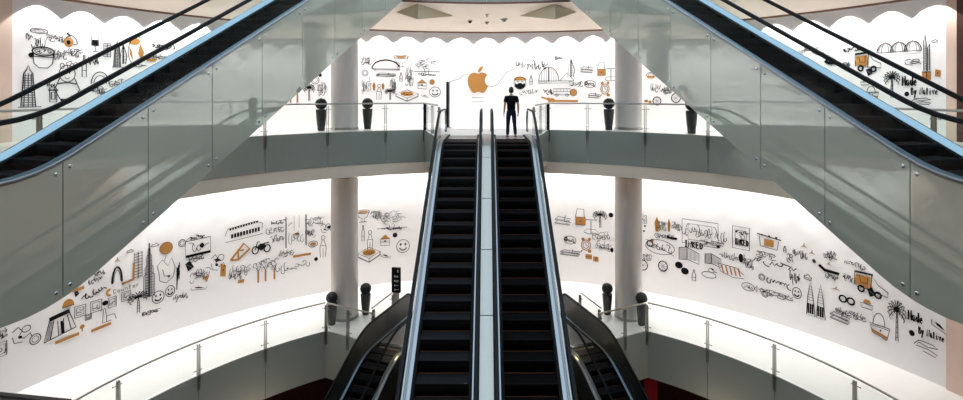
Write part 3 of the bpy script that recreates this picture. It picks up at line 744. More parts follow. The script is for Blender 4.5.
def d_duck(P):
    P.line(P.ell(0, -.15, .45, .25), .035); P.line(P.ell(.15, .25, .17, .18), .03); P.fill([(.1, .4), (.3, .42), (.25, .25)], 'ink'); P.line([(.3, .2), (.5, .15)], .04)
def d_fish(P):
    P.line(P.ell(-.05, 0, .4, .35), .03); P.line([(.35, 0), (.5, .3), (.5, -.3), (.35, 0)], .03); P.fill(P.ell(.0, -.05, .06, .08), 'ink'); scrawl(P, -.3, -.25, .25, .25, 5, .025, 'grey')
def d_shelf(P):
    P.line([(-.5, .45), (.5, .3)], .05); P.line([(-.4, .3), (-.35, -.4)], .03); P.line([(.4, .2), (.35, -.45)], .03); P.line([(-.35, -.4), (.35, -.45)], .03); P.fill(P.rect(-.2, -.3, .2, .18)); P.fill(P.ell(0, -.05, .1, .1), 'ink')
    for x in (-.3, 0, .3): P.fill(P.ell(x, .42, .05, .06), 'ink')
def d_heli(P):
    P.line(P.ell(0, 0, .5, .4), .03); scrawl(P, -.35, -.2, .4, .2, 7, .035); P.line([(-.5, .3), (-.2, .1), (.5, -.35)], .03); P.line(P.ell(-.35, .1, .1, .16), .06); P.fill(P.ell(-.28, .3, .06, .08), 'orange')
def d_beard(P):
    P.fill(P.ell(0, .2, .5, .3, 0, 180, 12)); P.line(P.ell(0, 0, .46, .48), .03); P.fill([(-.4, 0), (-.38, -.3), (0, -.5), (.38, -.3), (.4, 0), (.2, -.1), (.12, .0), (-.12, .0), (-.2, -.1)], 'ink')
    P.line([(-.25, .12), (-.1, .12)], .04); P.line([(.1, .12), (.25, .12)], .04)
def d_horn(P):
    P.fill(P.ell(-.1, -.1, .32, .4)); P.fill(P.ell(-.12, -.12, .14, .18), 'ink', .018); P.line([(-.3, .25), (.1, .5), (.4, .2), (.5, -.2), (.2, -.3)], .04); P.line([(.0, .48), (-.2, .6), (-.1, .7)], .06)
def d_glass(P): P.line(P.rect(-.4, -.1, .4, .5), .035, close=True); P.fill(P.rect(-.34, -.08, .34, .28), 'ink'); P.line([(0, -.1), (0, -.5)], .03); P.line([(-.25, -.5), (.25, -.5)], .03)
def d_booth(P):
    P.line(P.rect(-.35, -.5, .35, .5), .035, close=True); P.line([(-.5, .35), (.5, .35)], .05); P.line(P.rect(-.18, -.3, .18, .2), .05, 'grey', close=True)
def d_leaves(P):
    P.fill(P.ell(-.2, .35, .3, .12)); P.fill([(-.45, .2), (-.3, .0), (-.25, -.3), (-.4, -.1)]); P.fill([(.1, .3), (.3, .0), (.2, -.35), (.0, -.05)]); P.line(P.ell(0, 0, .5, .5, 60, 300, 14), .03); P.line([(-.4, -.4), (.4, -.45)], .04)
def d_bottle(P): P.line([(-.3, -.5), (-.3, .1), (-.1, .25), (-.1, .5), (.1, .5), (.1, .25), (.3, .1), (.3, -.5)], .035, close=True); P.line([(-.3, -.2), (.3, -.2)], .025)
def d_bldg(P):
    P.line(P.rect(-.5, -.5, .5, .5), .03, 'grey', close=True)
    for i in range(9): P.line([(-.5, -.45 + i * .11), (.5, -.43 + i * .11)], .03, 'grey')
    P.line([(0, -.5), (0, .5)], .04, 'grey')
def d_arch(P): P.line(P.ell(0, -.4, .4, .9, -5, 185, 12), .07); P.line(P.ell(0, -.4, .28, .7, 0, 180, 10), .025)
def d_lframe(P): P.line([(.45, .5), (.4, -.4), (-.5, -.5)], .09, 'orange'); P.line([(.5, .5), (.46, -.46), (-.5, -.56)], .025)
def d_dog(P):
    P.line([(-.4, .0), (-.5, .3), (-.2, .5), (.1, .2), (.3, .5), (.5, .1), (.4, -.3), (.0, -.5), (-.35, -.35)], .03, close=True); P.line([(-.2, .1), (-.1, -.2), (.2, -.2)], .03); P.fill(P.ell(.15, -.25, .08, .05), 'grey'); P.line([(-.1, .45), (0, .65)], .02)
def d_scrib(P): scrawl(P, -.5, -.5, .5, .5, 9, .032)
def d_scribg(P): scrawl(P, -.5, -.5, .5, .5, 7, .03, 'grey'); scrawl(P, -.5, -.1, .5, .5, 4, .03, 'grey'); scrawl(P, -.5, -.5, .5, .1, 4, .03)
def d_script(P): scrawl(P, -.5, -.3, .5, .5, 7, .045)
def d_person(P):
    P.line(P.ell(0, .38, .2, .1), .03); P.line([(-.1, .28), (-.35, -.05), (-.3, -.5)], .03); P.line([(.1, .28), (.35, -.05), (.25, -.5)], .03); P.line([(-.3, .05), (.3, .0)], .025); P.line([(0, -.1), (0, -.5)], .025)
def d_cloud(P): P.line([(-.5, -.2), (-.35, .25), (-.1, .1), (.1, .5), (.3, .1), (.5, .0), (.4, -.3), (-.45, -.3)], .03, close=True)
def d_pin(P): P.fill(P.ell(0, .2, .5, .3)); P.line([(0, 0), (0, -.5)], .05, 'orange')
def d_dome(P): P.fill(P.ell(0, -.4, .5, .9, 0, 180, 12)); P.line([(-.5, -.4), (.5, -.4)], .03)
def d_mat(P): P.line([(-.5, 0), (.5, 0)], .12, 'orange')
def d_seat(P): P.line([(-.5, .4), (-.2, .5), (-.1, -.1), (.4, -.1), (.5, -.5)], .03); P.line([(-.3, .4), (-.35, -.5), (.2, -.5)], .03); P.line([(-.1, -.1), (-.1, -.5)], .03)
def d_snake(P): P.line([(-.5, .3), (-.2, .5), (0, .2), (-.2, -.1), (.1, -.3), (.4, -.1), (.5, -.4)], .035); P.line(P.ell(.2, .25, .22, .2), .03); P.fill(P.ell(-.1, -.15, .1, .09), 'ink'); P.line([(-.5, 0), (-.4, -.4), (0, -.5)], .03)
def d_ofr(P): P.line([(-.5, -.4), (-.1, -.45), (.5, .1), (.2, .5), (-.5, -.4)], .1, 'orange'); P.line([(-.1, -.45), (-.1, .1), (.2, .1)], .09, 'orange')
def d_obj(P): P.fill([(-.5, -.4), (-.4, .5), (.5, .3), (.4, -.5)]); P.fill(P.ell(0, 0, .1, .08), 'ink', .018)
def d_cone(P): P.fill([(-.5, .4), (.5, .5), (.1, -.5)]); P.line([(-.5, .5), (-.2, .9)], .03)
def d_curve(P): P.line(P.ell(0, -.5, .5, 1, 0, 180, 14), .04); P.line(P.ell(0, -.5, .35, .7, 0, 180, 12), .03)
def d_food(P): P.fill(P.rect(-.5, -.3, .0, .3)); P.fill(P.rect(.08, -.5, .5, .1)); P.line([(-.5, 0), (0, 0)], .03); P.line([(.3, -.5), (.3, .1)], .03)
def d_eye(P): P.line([(-.5, .5), (-.5, .0), (.4, -.5), (.5, -.1)], .025); P.fill([(-.3, .4), (0, .25), (.35, -.2), (.1, -.1), (-.2, .1)], 'ink')
def d_spiral(P): P.line([(-.5, -.1), (-.3, .3), (.3, .35), (.5, .2), (.1, .05), (-.3, .15), (-.4, -.15), (.1, -.1), (.5, -.25), (.4, -.45), (-.1, -.35)], .03)
def d_purse(P): P.line([(-.4, -.5), (-.5, .0), (.5, 0), (.4, -.5)], .03, close=True); P.fill([(-.3, .1), (-.15, .5), (.2, .5), (.35, .1)])
def d_made(P): word(P, 'Made', -.5, -.4, .5, .8, .055)
def d_bynative(P): word(P, 'By Native', -.5, -.4, .55, .8, .045)
def d_inked(P): word(P, 'INKED', -.5, -.5, .5, .9, .065)
def d_counter(P): word(P, 'Counter', -.3, -.4, .5, .6, .03, 'grey'); P.line(P.ell(-.4, 0, .07, .4, 60, 300, 8), .09, 'orange')
NAMES = dict(tower='tower_drawing', spire='skyscraper_drawing', cup='cup_drawing', bowl='bowl_drawing', circle='plate_drawing', sun='sun_drawing', face='smiling_face_drawing', palm='palm_tree_drawing',
 cloudtree='bush_drawing', trees='tree_row_drawing', tray='food_tray_drawing', cake='cake_drawing', house='hall_drawing', frame='picture_frame_drawing', monitor='monitor_drawing', bag='pouch_drawing', blob='ink_blot',
 board='surfboard_drawing', wheel='wheel_drawing', case='suitcase_drawing', table='table_drawing', clock='clock_drawing', boats='boat_drawing', bridge='bridge_drawing', sail='sail_tower_drawing', archb='arched_bridge_drawing',
 bus='bus_drawing', guitar='guitar_drawing', hanger='clothes_hanger_drawing', truck='truck_drawing', tents='domes_drawing', towers='twin_building_drawing', twin='twin_tower_drawing', basket='basket_drawing', glasses='eyeglasses_drawing',
 shades='sunglasses_drawing', moto='motorcycle_drawing', teeth='arcade_drawing', posts='gate_drawing', bear='bear_drawing', crate='crate_drawing', stripes='striped_loaf_drawing', duck='duck_drawing', fish='fish_drawing', shelf='shelf_drawing',
 heli='car_drawing', beard='bearded_head_drawing', horn='horn_drawing', glass='wine_glass_drawing', booth='phone_booth_drawing', leaves='leaf_drawing', bottle='bottle_drawing', bldg='office_block_drawing', arch='arch_drawing', lframe='chair_frame_drawing',
 dog='dog_drawing', scrib='sketch_marks', scribg='faint_sketch_marks', script='handwriting', person='figure_drawing', cloud='cloud_drawing', pin='map_pin_drawing', dome='dome_drawing', mat='mat_drawing', seat='armchair_drawing', snake='winding_line_drawing',
 ofr='easel_drawing', obj='block_drawing', cone='cone_drawing', curve='rainbow_drawing', food='biscuit_drawing', eye='eyebrow_drawing', spiral='flourish', purse='purse_drawing', made='lettering', bynative='lettering', inked='bold_lettering', counter='lettering')
UP = [('tower', 28, 86, 15, 42), ('bowl', 43, 57, 22, 22), ('circle', 39, 31, 18, 5), ('scrib', 35, 40, 18, 14), ('scribg', 55, 38, 18, 9), ('horn', 70, 41, 15, 12), ('glass', 95, 44, 9, 15), ('bear', 67, 82, 25, 38),
 ('scribg', 60, 54, 12, 10), ('scribg', 75, 52, 14, 9), ('booth', 53, 95, 10, 14), ('bottle', 84, 66, 7, 22), ('scrib', 50, 85, 10, 6), ('curve', 100, 78, 18, 12), ('tower', 117, 54, 7, 26), ('bldg', 107, 50, 7, 14), ('sail', 123, 54, 8, 20), ('scrib', 93, 60, 10, 8), ('blob', 31, 55, 6, 5),
 ('leaves', 138, 52, 20, 30), ('script', 162, 47, 22, 7), ('scribg', 160, 57, 20, 7), ('mat', 151, 60, 9, 3), ('scribg', 120, 84, 20, 9), ('dog', 72, 66, 12, 9), ('scribg', 98, 90, 14, 8),
 ('trees', 265, 92, 26, 18), ('trees', 291, 94, 20, 18), ('palm', 309, 92, 12, 18), ('blob', 320, 75, 4, 4), ('circle', 315, 80, 8, 8), ('scribg', 322, 90, 9, 14), ('scribg', 248, 98, 14, 9),
 ('archb', 386, 65, 28, 10), ('scribg', 366, 60, 9, 9), ('circle', 365, 73, 6, 6), ('scribg', 366, 86, 9, 14), ('cup', 401, 61, 15, 12), ('bottle', 401, 77, 4, 9), ('boats', 386, 75, 20, 5), ('cloudtree', 427, 65, 27, 16), ('script', 427, 75, 17, 4),
 ('cake', 422, 84, 10, 10), ('sun', 432, 82, 5, 5), ('blob', 432, 82, 2, 2), ('face', 435, 92, 11, 10), ('board', 374, 86, 3, 9), ('board', 383, 86, 3, 7), ('person', 379, 92, 7, 16), ('palm', 390, 94, 11, 12), ('tray', 407, 95, 22, 13),
 ('scribg', 409, 76, 7, 18), ('scribg', 393, 84, 6, 14), ('eye', 425, 96, 7, 3), ('script', 526, 66, 20, 10), ('beard', 520, 83, 13, 13), ('bottle', 531, 80, 4, 9), ('script', 541, 66, 12, 9), ('scrib', 529, 92, 18, 5), ('bridge', 556, 73, 36, 20), ('sail', 571, 68, 8, 18),
 ('scribg', 558, 58, 8, 4), ('boats', 587, 70, 13, 9), ('case', 602, 69, 9, 13), ('table', 611, 74, 13, 14), ('bus', 562, 92, 17, 8), ('sun', 573.5, 92.5, 7, 7), ('mat', 563, 101, 30, .6), ('script', 548, 92, 9, 7), ('guitar', 548, 99, 14, 6),
 ('heli', 590, 84, 11, 9), ('clock', 605, 89, 11, 15), ('boats', 594, 96, 12, 7), ('scribg', 576, 84, 12, 5), ('blob', 569, 101, 2, 1.6), ('blob', 573, 101, 2, 1.6), ('circle', 651, 75, 9, 5), ('mat', 651, 77, 7, 2), ('scrib', 658, 88, 14, 9), ('wheel', 657, 101, 8, 8), ('wheel', 676, 98, 9, 9),
 ('food', 648, 101, 7, 4), ('scribg', 668, 90, 10, 9), ('scrib', 811, 50, 24, 9), ('hanger', 806, 50, 6, 4), ('hanger', 817, 53, 6, 4), ('shades', 831, 63, 12, 5), ('hanger', 829, 57, 5, 4), ('script', 851, 51, 18, 6), ('scrib', 846, 65, 9, 8), ('truck', 868, 62, 26, 20), ('bag', 869, 72, 8, 8), ('tents', 899, 47, 42, 12),
 ('snake', 913, 62, 16, 6), ('towers', 927, 57, 14, 46), ('obj', 938, 73, 6, 8), ('cloud', 935, 41, 6, 4), ('palm', 892, 84, 17, 28), ('purse', 865, 82, 9, 6), ('basket', 872, 92, 14, 12), ('made', 910, 81, 15, 12), ('bynative', 924, 91, 26, 9), ('blob', 907, 94, 5, 5), ('spiral', 921, 101, 20, 8)]
LO = [('frame', 2, 349, 9, 14), ('scribg', 2, 334, 9, 10), ('snake', 22, 334, 20, 16), ('circle', 35, 339, 11, 10), ('house', 60, 324, 32, 26), ('dome', 68, 303, 12, 8), ('frame', 80, 311, 11, 11), ('frame', 96, 306, 11, 11), ('frame', 88, 317, 6, 5), ('bag', 76, 293, 6, 8), ('mat', 78, 289, 12, 2, 8),
 ('script', 94, 293, 24, 8, 12), ('pin', 82, 328, 5, 7), ('mat', 101, 327, 20, 3, 16), ('seat', 108, 314, 16, 14), ('blob', 105, 303, 6, 5), ('frame', 112, 302, 8, 10), ('mat', 67, 338, 24, .6, 8), ('scrib', 98, 273, 12, 6, 20), ('scrib', 95, 280, 14, 5, 20), ('arch', 117, 275, 12, 16), ('lframe', 128, 273, 13, 18), ('hanger', 117, 260, 7, 5),
 ('counter', 123, 288, 34, 7, 10), ('bldg', 138, 265, 8, 26), ('spire', 149, 270, 11, 54), ('cloud', 155, 245, 8, 4), ('cloud', 130, 251, 7, 4), ('sun', 166, 248, 13, 12), ('frame', 126, 296, 9, 9), ('palm', 138, 302, 22, 22), ('dog', 166, 271, 18, 24), ('face', 158, 297, 12, 12), ('face', 170, 291, 9, 11), ('scrib', 178, 274, 3, 28), ('scrib', 180, 297, 14, 7, 12),
 ('circle', 182, 243, 7, 7), ('monitor', 198, 247, 25, 20, 5), ('script', 197, 238, 14, 5), ('bag', 189, 266, 10, 10), ('scribg', 200, 274, 18, 14), ('cone', 206, 279, 7, 7), ('eye', 199, 288, 16, 5), ('scribg', 196, 258, 14, 6), ('snake', 218, 262, 14, 16), ('bag', 217, 260, 8, 4), ('obj', 223, 270, 6, 14), ('teeth', 244, 231, 38, 16, 3), ('ofr', 240, 252, 19, 16), ('moto', 261, 247, 18, 12),
 ('scribg', 240, 270, 18, 12), ('obj', 241, 281, 7, 4), ('scrib', 235, 276, 12, 7), ('trees', 266, 270, 26, 22), ('script', 277, 223, 16, 5), ('scribg', 275, 230, 16, 7), ('scrib', 277, 239, 14, 9), ('posts', 296, 231, 20, 31), ('scribg', 314, 221, 16, 9), ('circle', 313, 244, 9, 6), ('mat', 313, 244, 5, 2), ('mat', 302, 255, 18, .8, 4), ('person', 323, 246, 9, 22), ('blob', 316, 259, 4, 4), ('scrib', 293, 266, 34, 10, 3), ('scribg', 310, 233, 8, 8), ('snake', 326, 228, 10, 9), ('blob', 329, 227, 4, 3), ('scribg', 286, 253, 14, 6), ('scribg', 150, 312, 16, 4),
 ('cup', 363, 216, 13, 12), ('bottle', 363, 233, 4, 16), ('person', 370, 240, 8, 20), ('cloudtree', 392, 220, 30, 19), ('script', 392, 229, 18, 4), ('cake', 385, 240, 11, 11), ('blob', 395, 235, 5, 5), ('face', 403, 246, 13, 13), ('tray', 369, 254, 22, 17), ('eye', 386, 256, 10, 5), ('scribg', 376, 214, 10, 9),
 ('boats', 563, 221, 16, 12), ('case', 581, 217, 11, 16), ('palm', 600, 219, 15, 18), ('table', 591, 226, 15, 16), ('clock', 586, 245, 12, 15), ('heli', 570, 240, 12, 10), ('boats', 570, 253, 20, 8), ('food', 592, 257, 13, 8), ('blob', 611, 215, 5, 5), ('scribg', 601, 236, 16, 9), ('blob', 612, 250, 3, 5), ('scribg', 603, 247, 14, 10),
 ('frame', 643, 219, 7, 8), ('blob', 641, 228, 2, 2), ('blob', 645, 226, 2, 2), ('blob', 644, 231, 2, 2), ('board', 657, 224, 5, 15), ('board', 669, 225, 3, 13), ('scribg', 662, 225, 8, 10), ('scribg', 664, 236, 18, 6), ('shades', 672, 238, 10, 3), ('scribg', 677, 226, 8, 8), ('heli', 660, 247, 29, 18, -12), ('wheel', 643, 265, 9, 10), ('scribg', 647, 257, 8, 8), ('wheel', 663, 266, 9, 10),
 ('scrib', 693, 232, 20, 14), ('frame', 700, 233, 36, 24), ('scrib', 714, 234, 24, 12), ('inked', 694, 244.5, 19, 7), ('scribg', 712, 243, 22, 5), ('bag', 718, 247, 5, 3), ('crate', 689, 255, 20, 15), ('crate', 713, 260, 16, 12), ('blob', 679, 265, 8, 7), ('blob', 685, 271, 8, 7), ('bottle', 694, 275, 6, 11), ('duck', 709, 273, 16, 12), ('stripes', 731, 271, 26, 12), ('scrib', 729, 256, 18, 7, 10),
 ('frame', 741, 238, 17, 22), ('script', 742, 233, 12, 4), ('inked', 742, 242, 14, 6), ('blob', 741, 258, 5, 9), ('scribg', 748, 262, 10, 12), ('fish', 749, 287, 16, 11), ('shelf', 769, 242, 24, 14, -6), ('scribg', 766, 255, 18, 7), ('bottle', 785, 249, 4, 6), ('script', 774, 265, 40, 10, -6), ('script', 779, 284, 26, 8, -4), ('scribg', 776, 294, 30, 7), ('circle', 762, 277, 6, 6), ('circle', 765, 294, 6, 6), ('scrib', 795, 278, 10, 12), ('face', 797, 293, 9, 11), ('snake', 790, 258, 6, 9),
 ('scrib', 800, 254, 14, 8), ('hanger', 804, 246, 7, 5), ('hanger', 812, 253, 7, 5), ('bag', 814, 261, 5, 4), ('scribg', 830, 255, 12, 9), ('shades', 829, 271, 20, 8), ('hanger', 829, 264, 6, 4), ('scrib', 832, 277, 12, 6), ('bottle', 808, 277, 12, 5, -35), ('twin', 816, 300, 22, 34, -3), ('hanger', 836, 289, 11, 4), ('glasses', 847, 300, 16, 8, -8), ('scribg', 843, 312, 14, 8), ('boats', 840, 318, 20, 12),
 ('scrib', 855, 264, 20, 7, -8), ('scrib', 848, 278, 10, 10), ('truck', 871, 285, 34, 22, -8), ('bag', 871, 292, 10, 10), ('purse', 867, 304, 13, 9), ('scribg', 857, 316, 16, 7), ('basket', 880, 325, 20, 24, -14), ('palm', 897, 320, 19, 42), ('made', 916, 317, 15, 12, 0), ('bynative', 931, 334, 25, 9, 0), ('blob', 912, 333, 6, 6), ('spiral', 926, 347, 24, 14, -12), ('eye', 940, 327, 16, 10)]
G = globals()
for lst, lvl, lab in ((UP, 'upper', 'hand-drawn black, grey and ochre mural on the upper gallery wall'), (LO, 'lower', 'hand-drawn black, grey and ochre mural on the lower gallery wall')):
    root = empty('wall_mural', (0, CC + R_W - .02, (ZU if lvl == 'upper' else ZL) + 2), 0, lab, 'mural')
    off = root.location.copy()
    for it in lst:
        k, u, v, w, h = it[:5]; P = Pen(u, v, w, h, it[5] if len(it) > 5 else 0)
        G['d_' + k](P)
        o = P.done(NAMES[k], root)
        o.matrix_parent_inverse = Matrix.Translation(-off)
# the long pen line linking the drawings to the logo
    if lvl == 'upper':
        P = Pen(486.5, 80, 1, 1)
        P.line([(a - 486.5, 80 - b) for a, b in ((446, 84), (452, 81), (459, 79), (464, 75), (468, 74))], .03, 'grey')
        o = P.done('pen_line', root); o.matrix_parent_inverse = Matrix.Translation(-off); P = Pen(486.5, 80, 1, 1)
        P.line([(a - 486.5, 80 - b) for a, b in ((488, 86), (493, 86.5), (498, 84), (502, 78), (507, 72), (513, 70), (517, 67))], .03, 'grey')
        o = P.done('pen_line', root); o.matrix_parent_inverse = Matrix.Translation(-off)
# fruit logo
root = empty('wall_logo', (0, CC + R_W - .02, 10.5), 0, 'flat ochre fruit logo with a bite and a leaf on the white wall', 'logo')
def svg(start, segs, rel=True):
    p = start; pts = [p]
    for s_ in segs:
        c = [(p[0] + s_[i], p[1] + s_[i + 1]) for i in (0, 2, 4)]; pts += bez(p, *c); p = pts[-1]
    return pts
body = svg((18.71, 19.5), [(-.83, 1.24, -1.71, 2.45, -3.05, 2.47), (-1.34, .03, -1.77, -.79, -3.29, -.79), (-1.53, 0, -2, .77, -3.27, .82), (-1.31, .05, -2.3, -1.32, -3.14, -2.53), (-1.71, -2.47, -3.02, -7.02, -1.26, -10.08),
    (.87, -1.52, 2.43, -2.48, 4.12, -2.51), (1.28, -.02, 2.5, .87, 3.29, .87), (.78, 0, 2.26, -1.07, 3.81, -.91), (.65, .03, 2.47, .26, 3.64, 1.98), (-.09, .06, -2.17, 1.28, -2.15, 3.81), (.03, 3.02, 2.65, 4.03, 2.68, 4.04), (-.03, .07, -.42, 1.44, -1.38, 2.83)])
leaf = svg((13, 3.5), [(.73, -.83, 1.94, -1.46, 2.94, -1.5), (.13, 1.17, -.34, 2.35, -1.04, 3.19), (-.69, .85, -1.83, 1.51, -2.95, 1.42), (-.15, -1.15, .41, -2.35, 1.05, -3.11)])
for pts, nm in ((body, 'fruit_body'), (leaf, 'leaf')):
    P = Pen(478.2, 79.5, 1.26, 1.34); P.fill([(x - 12.2, 12 - y) for x, y in pts], 'orange', .02)
    o = P.done(nm, root); o.matrix_parent_inverse = Matrix.Translation(-root.location)
P = Pen(478, 100, 1, 1)
for r_, (x0, x1) in enumerate(((-6, 6), (-6.5, 7))):
    x = x0
    while x < x1:
        w = rnd.uniform(.8, 2.0); P.line([(x, 2.3 - r_ * 4), (min(x1, x + w), 2.3 - r_ * 4)], .035 if r_ == 0 else .025, 'grey'); x += w + .5
o = P.done('caption_lines', root); o.matrix_parent_inverse = Matrix.Translation(-root.location)
# ------------------------------------------------------------------ the person at the top of the right escalator
def skin_obj(name, verts, edges, radii, m, parent, sub=2, root_i=0, extra=None, flat=None):
    me = bpy.data.meshes.new(name); me.from_pydata(verts, edges, []); me.update()
    o = bpy.data.objects.new(name + '_tmp', me); col.objects.link(o)
    md = o.modifiers.new('s', 'SKIN'); md.use_smooth_shade = True
    for i, r in enumerate(radii):
        sv = me.skin_vertices[0].data[i]; sv.radius = r if isinstance(r, tuple) else (r, r); sv.use_root = (i == root_i)
    sb = o.modifiers.new('u', 'SUBSURF'); sb.levels = sub; sb.render_levels = sub
    dg = bpy.context.evaluated_depsgraph_get(); dg.update()
    m2 = bpy.data.meshes.new_from_object(o.evaluated_get(dg)); bpy.data.objects.remove(o)
    return m2
def join(name, meshes, m, parent):
    bm = bmesh.new()
    for me in meshes: bm.from_mesh(me)
    me = bpy.data.meshes.new(name); bm.to_mesh(me); bm.free()
    for p in me.polygons: p.use_smooth = True; p.material_index = 0
    me.materials.clear(); me.materials.append(m)
    o = bpy.data.objects.new(name, me); col.objects.link(o); note(o, parent); return o
def person(x, y, z, rz):
    root = empty('person', (x, y, z), rz, 'person in black shirt and navy jeans standing at the right central escalator top', 'person')
    # faces local +Y
    V = [(0, 0, .96), (0, .0, 1.1), (0, -.01, 1.25), (0, -.01, 1.40), (0, 0, 1.50), (0, .01, 1.57),
         (-.09, 0, .90), (-.11, .015, .50), (-.13, -.01, .09), (-.135, .10, .035),
         (.09, 0, .90), (.12, .02, .50), (.15, -.03, .09), (.155, .08, .035),
         (-.18, -.01, 1.42), (-.235, -.03, 1.14), (-.245, .05, .91), (-.25, .07, .85),
         (.18, -.01, 1.42), (.245, -.04, 1.15), (.26, .04, .91), (.262, .06, .85)]
    E = [(0, 1), (1, 2), (2, 3), (3, 4), (4, 5), (0, 6), (6, 7), (7, 8), (8, 9), (0, 10), (10, 11), (11, 12), (12, 13), (3, 14), (14, 15), (15, 16), (16, 17), (3, 18), (18, 19), (19, 20), (20, 21)]
    r = [(.11, .085), (.11, .08), (.13, .095), (.15, .1), .06, .055, .085, .06, .04, .035, .085, .06, .04, .035, .062, .044, .03, (.042, .02), .062, .044, .03, (.042, .02)]
    parts = [skin_obj('b', V, E, r, None, None)]
    hm = MB(); rs = []; n = 20
    for i in range(1, 16):                                   # head: cranium, jaw and brow
        t = pi * i / 16; zz = 1.68 + .118 * -cos(t); w = sin(t)
        jaw = .80 if zz < 1.64 else 1.0; wx = .078 * w ** .8 * (jaw if zz < 1.66 else 1); wy = .098 * w ** .8
        ring = []
        for j in range(n):
            a = 2 * pi * j / n; xx, yy = wx * cos(a), wy * sin(a) + .012
            if abs(a - pi / 2) < .25 and 1.64 < zz < 1.69: yy += .02 * (1 - abs(zz - 1.655) / .035) if abs(zz - 1.655) < .035 else 0
            ring.append((xx, yy, zz))
        rs.append(ring)
    hm.rings(rs)
    for s in (-1, 1):
        hm.sphere((s * .08, 0, 1.67), .012, .022, .032, 8, 6)
    hm.add([(-.012, .108, 1.645), (.012, .108, 1.645), (0, .135, 1.648), (0, .108, 1.69)], [(0, 1, 2), (1, 3, 2), (3, 0, 2)])
    me = bpy.data.meshes.new('h'); me.from_pydata(hm.v, [], hm.f); parts.append(me)
    for s, (wx, wy, wz) in ((-1, (-.25, .07, .85)), (1, (.262, .06, .85))):
        for k, (dy, L, rr) in enumerate(((.032, .072, .009), (.011, .08, .0095), (-.011, .074, .009), (-.031, .058, .008))):
            p0 = (wx, wy + dy * .6, wz - .01); p1 = (wx, wy + dy, wz - .05); p2 = (wx - s * .004, wy + dy + .004, wz - .05 - L * .5); p3 = (wx - s * .018, wy + dy + .006, wz - .05 - L)
            parts.append(skin_obj('f', [p0, p1, p2, p3], [(0, 1), (1, 2), (2, 3)], [rr * 1.2, rr, rr * .95, rr * .8], None, None, 1))
        p0 = (wx, wy + .01, wz + .0); p1 = (wx - s * .01, wy + .045, wz - .02); p2 = (wx - s * .018, wy + .062, wz - .055); p3 = (wx - s * .02, wy + .06, wz - .08)
        parts.append(skin_obj('f', [p0, p1, p2, p3], [(0, 1), (1, 2), (2, 3)], [.014, .012, .01, .009], None, None, 1))
    join('body', parts, M['skin'], root)
    V2 = [(0, 0, .92), (0, 0, 1.1), (0, -.01, 1.26), (0, -.01, 1.40), (0, 0, 1.485), (-.185, -.01, 1.425), (-.225, -.025, 1.24), (.185, -.01, 1.425), (.23, -.03, 1.24)]
    join('shirt', [skin_obj('s', V2, [(0, 1), (1, 2), (2, 3), (3, 4), (3, 5), (5, 6), (3, 7), (7, 8)], [(.175, .13), (.16, .125), (.175, .13), (.165, .12), .075, .078, .066, .078, .066], None, None)], M['shirt'], root)
    V3 = [(0, 0, 1.06), (-.092, 0, .88), (-.112, .015, .50), (-.13, -.01, .1), (.092, 0, .88), (.122, .02, .50), (.15, -.03, .1), (0, 0, .93)]
    join('jeans', [skin_obj('j', V3, [(0, 7), (7, 1), (1, 2), (2, 3), (7, 4), (4, 5), (5, 6)], [(.13, .1), .1, .075, .06, .1, .075, .06, (.17, .13)], None, None)], M['jeans'], root)
    for bx, by in ((-.13, .03), (.15, .01)):
        rs = []
        for t, w, h in ((-.13, .03, .05), (-.11, .042, .085), (-.03, .045, .1), (.05, .05, .075), (.12, .045, .055), (.155, .025, .035)):
            rs.append([(bx + w * cos(a), by + t, .016 + max(0, h * .5 + h * .5 * sin(a))) for a in [2 * pi * j / 12 for j in range(12)]])
        sh = MB().rings(rs).build('shoe', M['shoe'], root, True)
        MB().box(bx - .046, bx + .046, by - .13, by + .15, .009, .024).build('sole', M['sole'], sh, bevel=.006)
    hb = MB(); rs = []
    for i in range(0, 9):
        t = pi * .98 - i * pi * .08; zz = 1.685 - .128 * cos(t); w = sin(t) ** .8
        rs.append([(.088 * w * cos(a), .107 * w * sin(a) + .008 - (.01 if sin(a) > 0 else 0), zz - (.02 * (1 - sin(a)) * (i / 8))) for a in [2 * pi * j / 20 for j in range(20)]])
    hb.rings(rs).build('hair', M['hair'], root, True)
    return root
p = person(.87, 18.85, ZU + .0, R(8))
p.scale = (1.0, 1.0, 1.0)

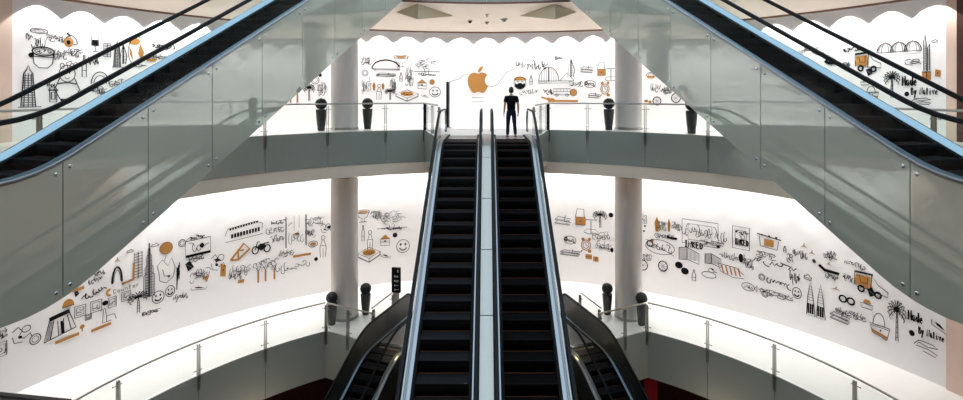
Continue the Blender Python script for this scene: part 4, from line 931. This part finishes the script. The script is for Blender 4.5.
# ------------------------------------------------------------------ lights
def spot(name, loc, target, energy, size, blend=.12, color=(1, 1, 1), r=.03):
    l = bpy.data.lights.new(name, 'SPOT'); l.energy = energy; l.spot_size = size; l.spot_blend = blend; l.color = color; l.shadow_soft_size = r
    o = bpy.data.objects.new(name, l); col.objects.link(o); o.location = loc
    d = Vector(target) - Vector(loc); o.rotation_euler = d.to_track_quat('-Z', 'Y').to_euler(); return o
fm = emit('lamp_face', (255, 250, 240), 30)
E_SPOT = 400
for lvl, zz, zc in (('upper', 13.42, 14.2), ('lower', 6.62, 7.3)):
    first = None; n = 28
    for i in range(-14 if lvl == 'upper' else -16, 15):
        a = 4.92 * i
        if a > 70: break
        q = pol(R_W - .58, a, zz)
        spot('spotlight', q, (q.x, q.y, 0), E_SPOT, R(82), .07, (1, .995, .99))
        if first is None:
            rt = empty('downlight', (q.x, q.y, zz), 0, 'small recessed downlight in the light slot over the %s mural wall' % lvl, 'downlight', 'downlights along the %s wall slot' % lvl); first = rt
            MB().lathe([(.085, .0), (.085, zc - zz), (.06, zc - zz)], n=16).build('housing', M['steel'], rt, True)
            MB().lathe([(.07, .06), (.07, .055), (.01, .05)], n=16).build('lamp_face', fm, rt)
        else:
            c = copy_tree(first); c.location = (q.x, q.y, zz)
# daylight from the glazed roof above the void
w = bpy.data.worlds.new('sky'); scn.world = w; w.use_nodes = True; bg = w.node_tree.nodes['Background']
bg.inputs[0].default_value = (.70, .86, 1.0, 1); bg.inputs[1].default_value = WORLD
S('wall_top_storey', arc(MB(), R_W, R_W + .3, 15.2, 24, -180, 180), M['wall'], True)
S('floor_top_storey', arc(MB(), R_U, R_W + .3, 15.9, 16.4, -180, 180), M['floor'])
# small warm lights added for glints at the lower landing, no fittings behind them
for sx in (-1, 1):
    l = bpy.data.lights.new('landing_glint_light', 'POINT'); l.energy = 4; l.color = (1, .75, .35); l.shadow_soft_size = .03
    o = bpy.data.objects.new('landing_glint_light', l); col.objects.link(o); o.location = (sx * 3.5, 20.2, .35)

for sx in (-1, 1):  # added warm fill to lift the basement browns, no fitting behind it
    l = bpy.data.lights.new('basement_fill', 'POINT'); l.energy = 28; l.color = (1, .8, .6); l.shadow_soft_size = .2
    o = bpy.data.objects.new('basement_fill', l); col.objects.link(o); o.location = (sx * 8, 19.0, -2.6)
# ------------------------------------------------------------------ camera and view
cam = bpy.data.cameras.new('camera'); co = bpy.data.objects.new('camera', cam); col.objects.link(co)
co.location = (0, 0, CAMZ); co.rotation_euler = (R(90), 0, 0)
cam.sensor_fit = 'HORIZONTAL'; cam.sensor_width = 36; cam.lens = F / 963 * 36
cam.shift_x = -(CX - 481.5) / 963; cam.shift_y = -(200 - CY) / 963
cam.clip_start = .05; scn.camera = co
scn.view_settings.view_transform = 'Standard'; scn.view_settings.look = 'None'; scn.view_settings.exposure = EXPO; scn.view_settings.gamma = 1
scn.view_settings.use_curve_mapping = False
scn.cycles.use_denoising = True
scn.cycles.max_bounces = 8; scn.cycles.diffuse_bounces = 4; scn.cycles.glossy_bounces = 4; scn.cycles.transparent_max_bounces = 24
scn.cycles.sample_clamp_indirect = 4; scn.cycles.caustics_reflective = False; scn.cycles.caustics_refractive = False
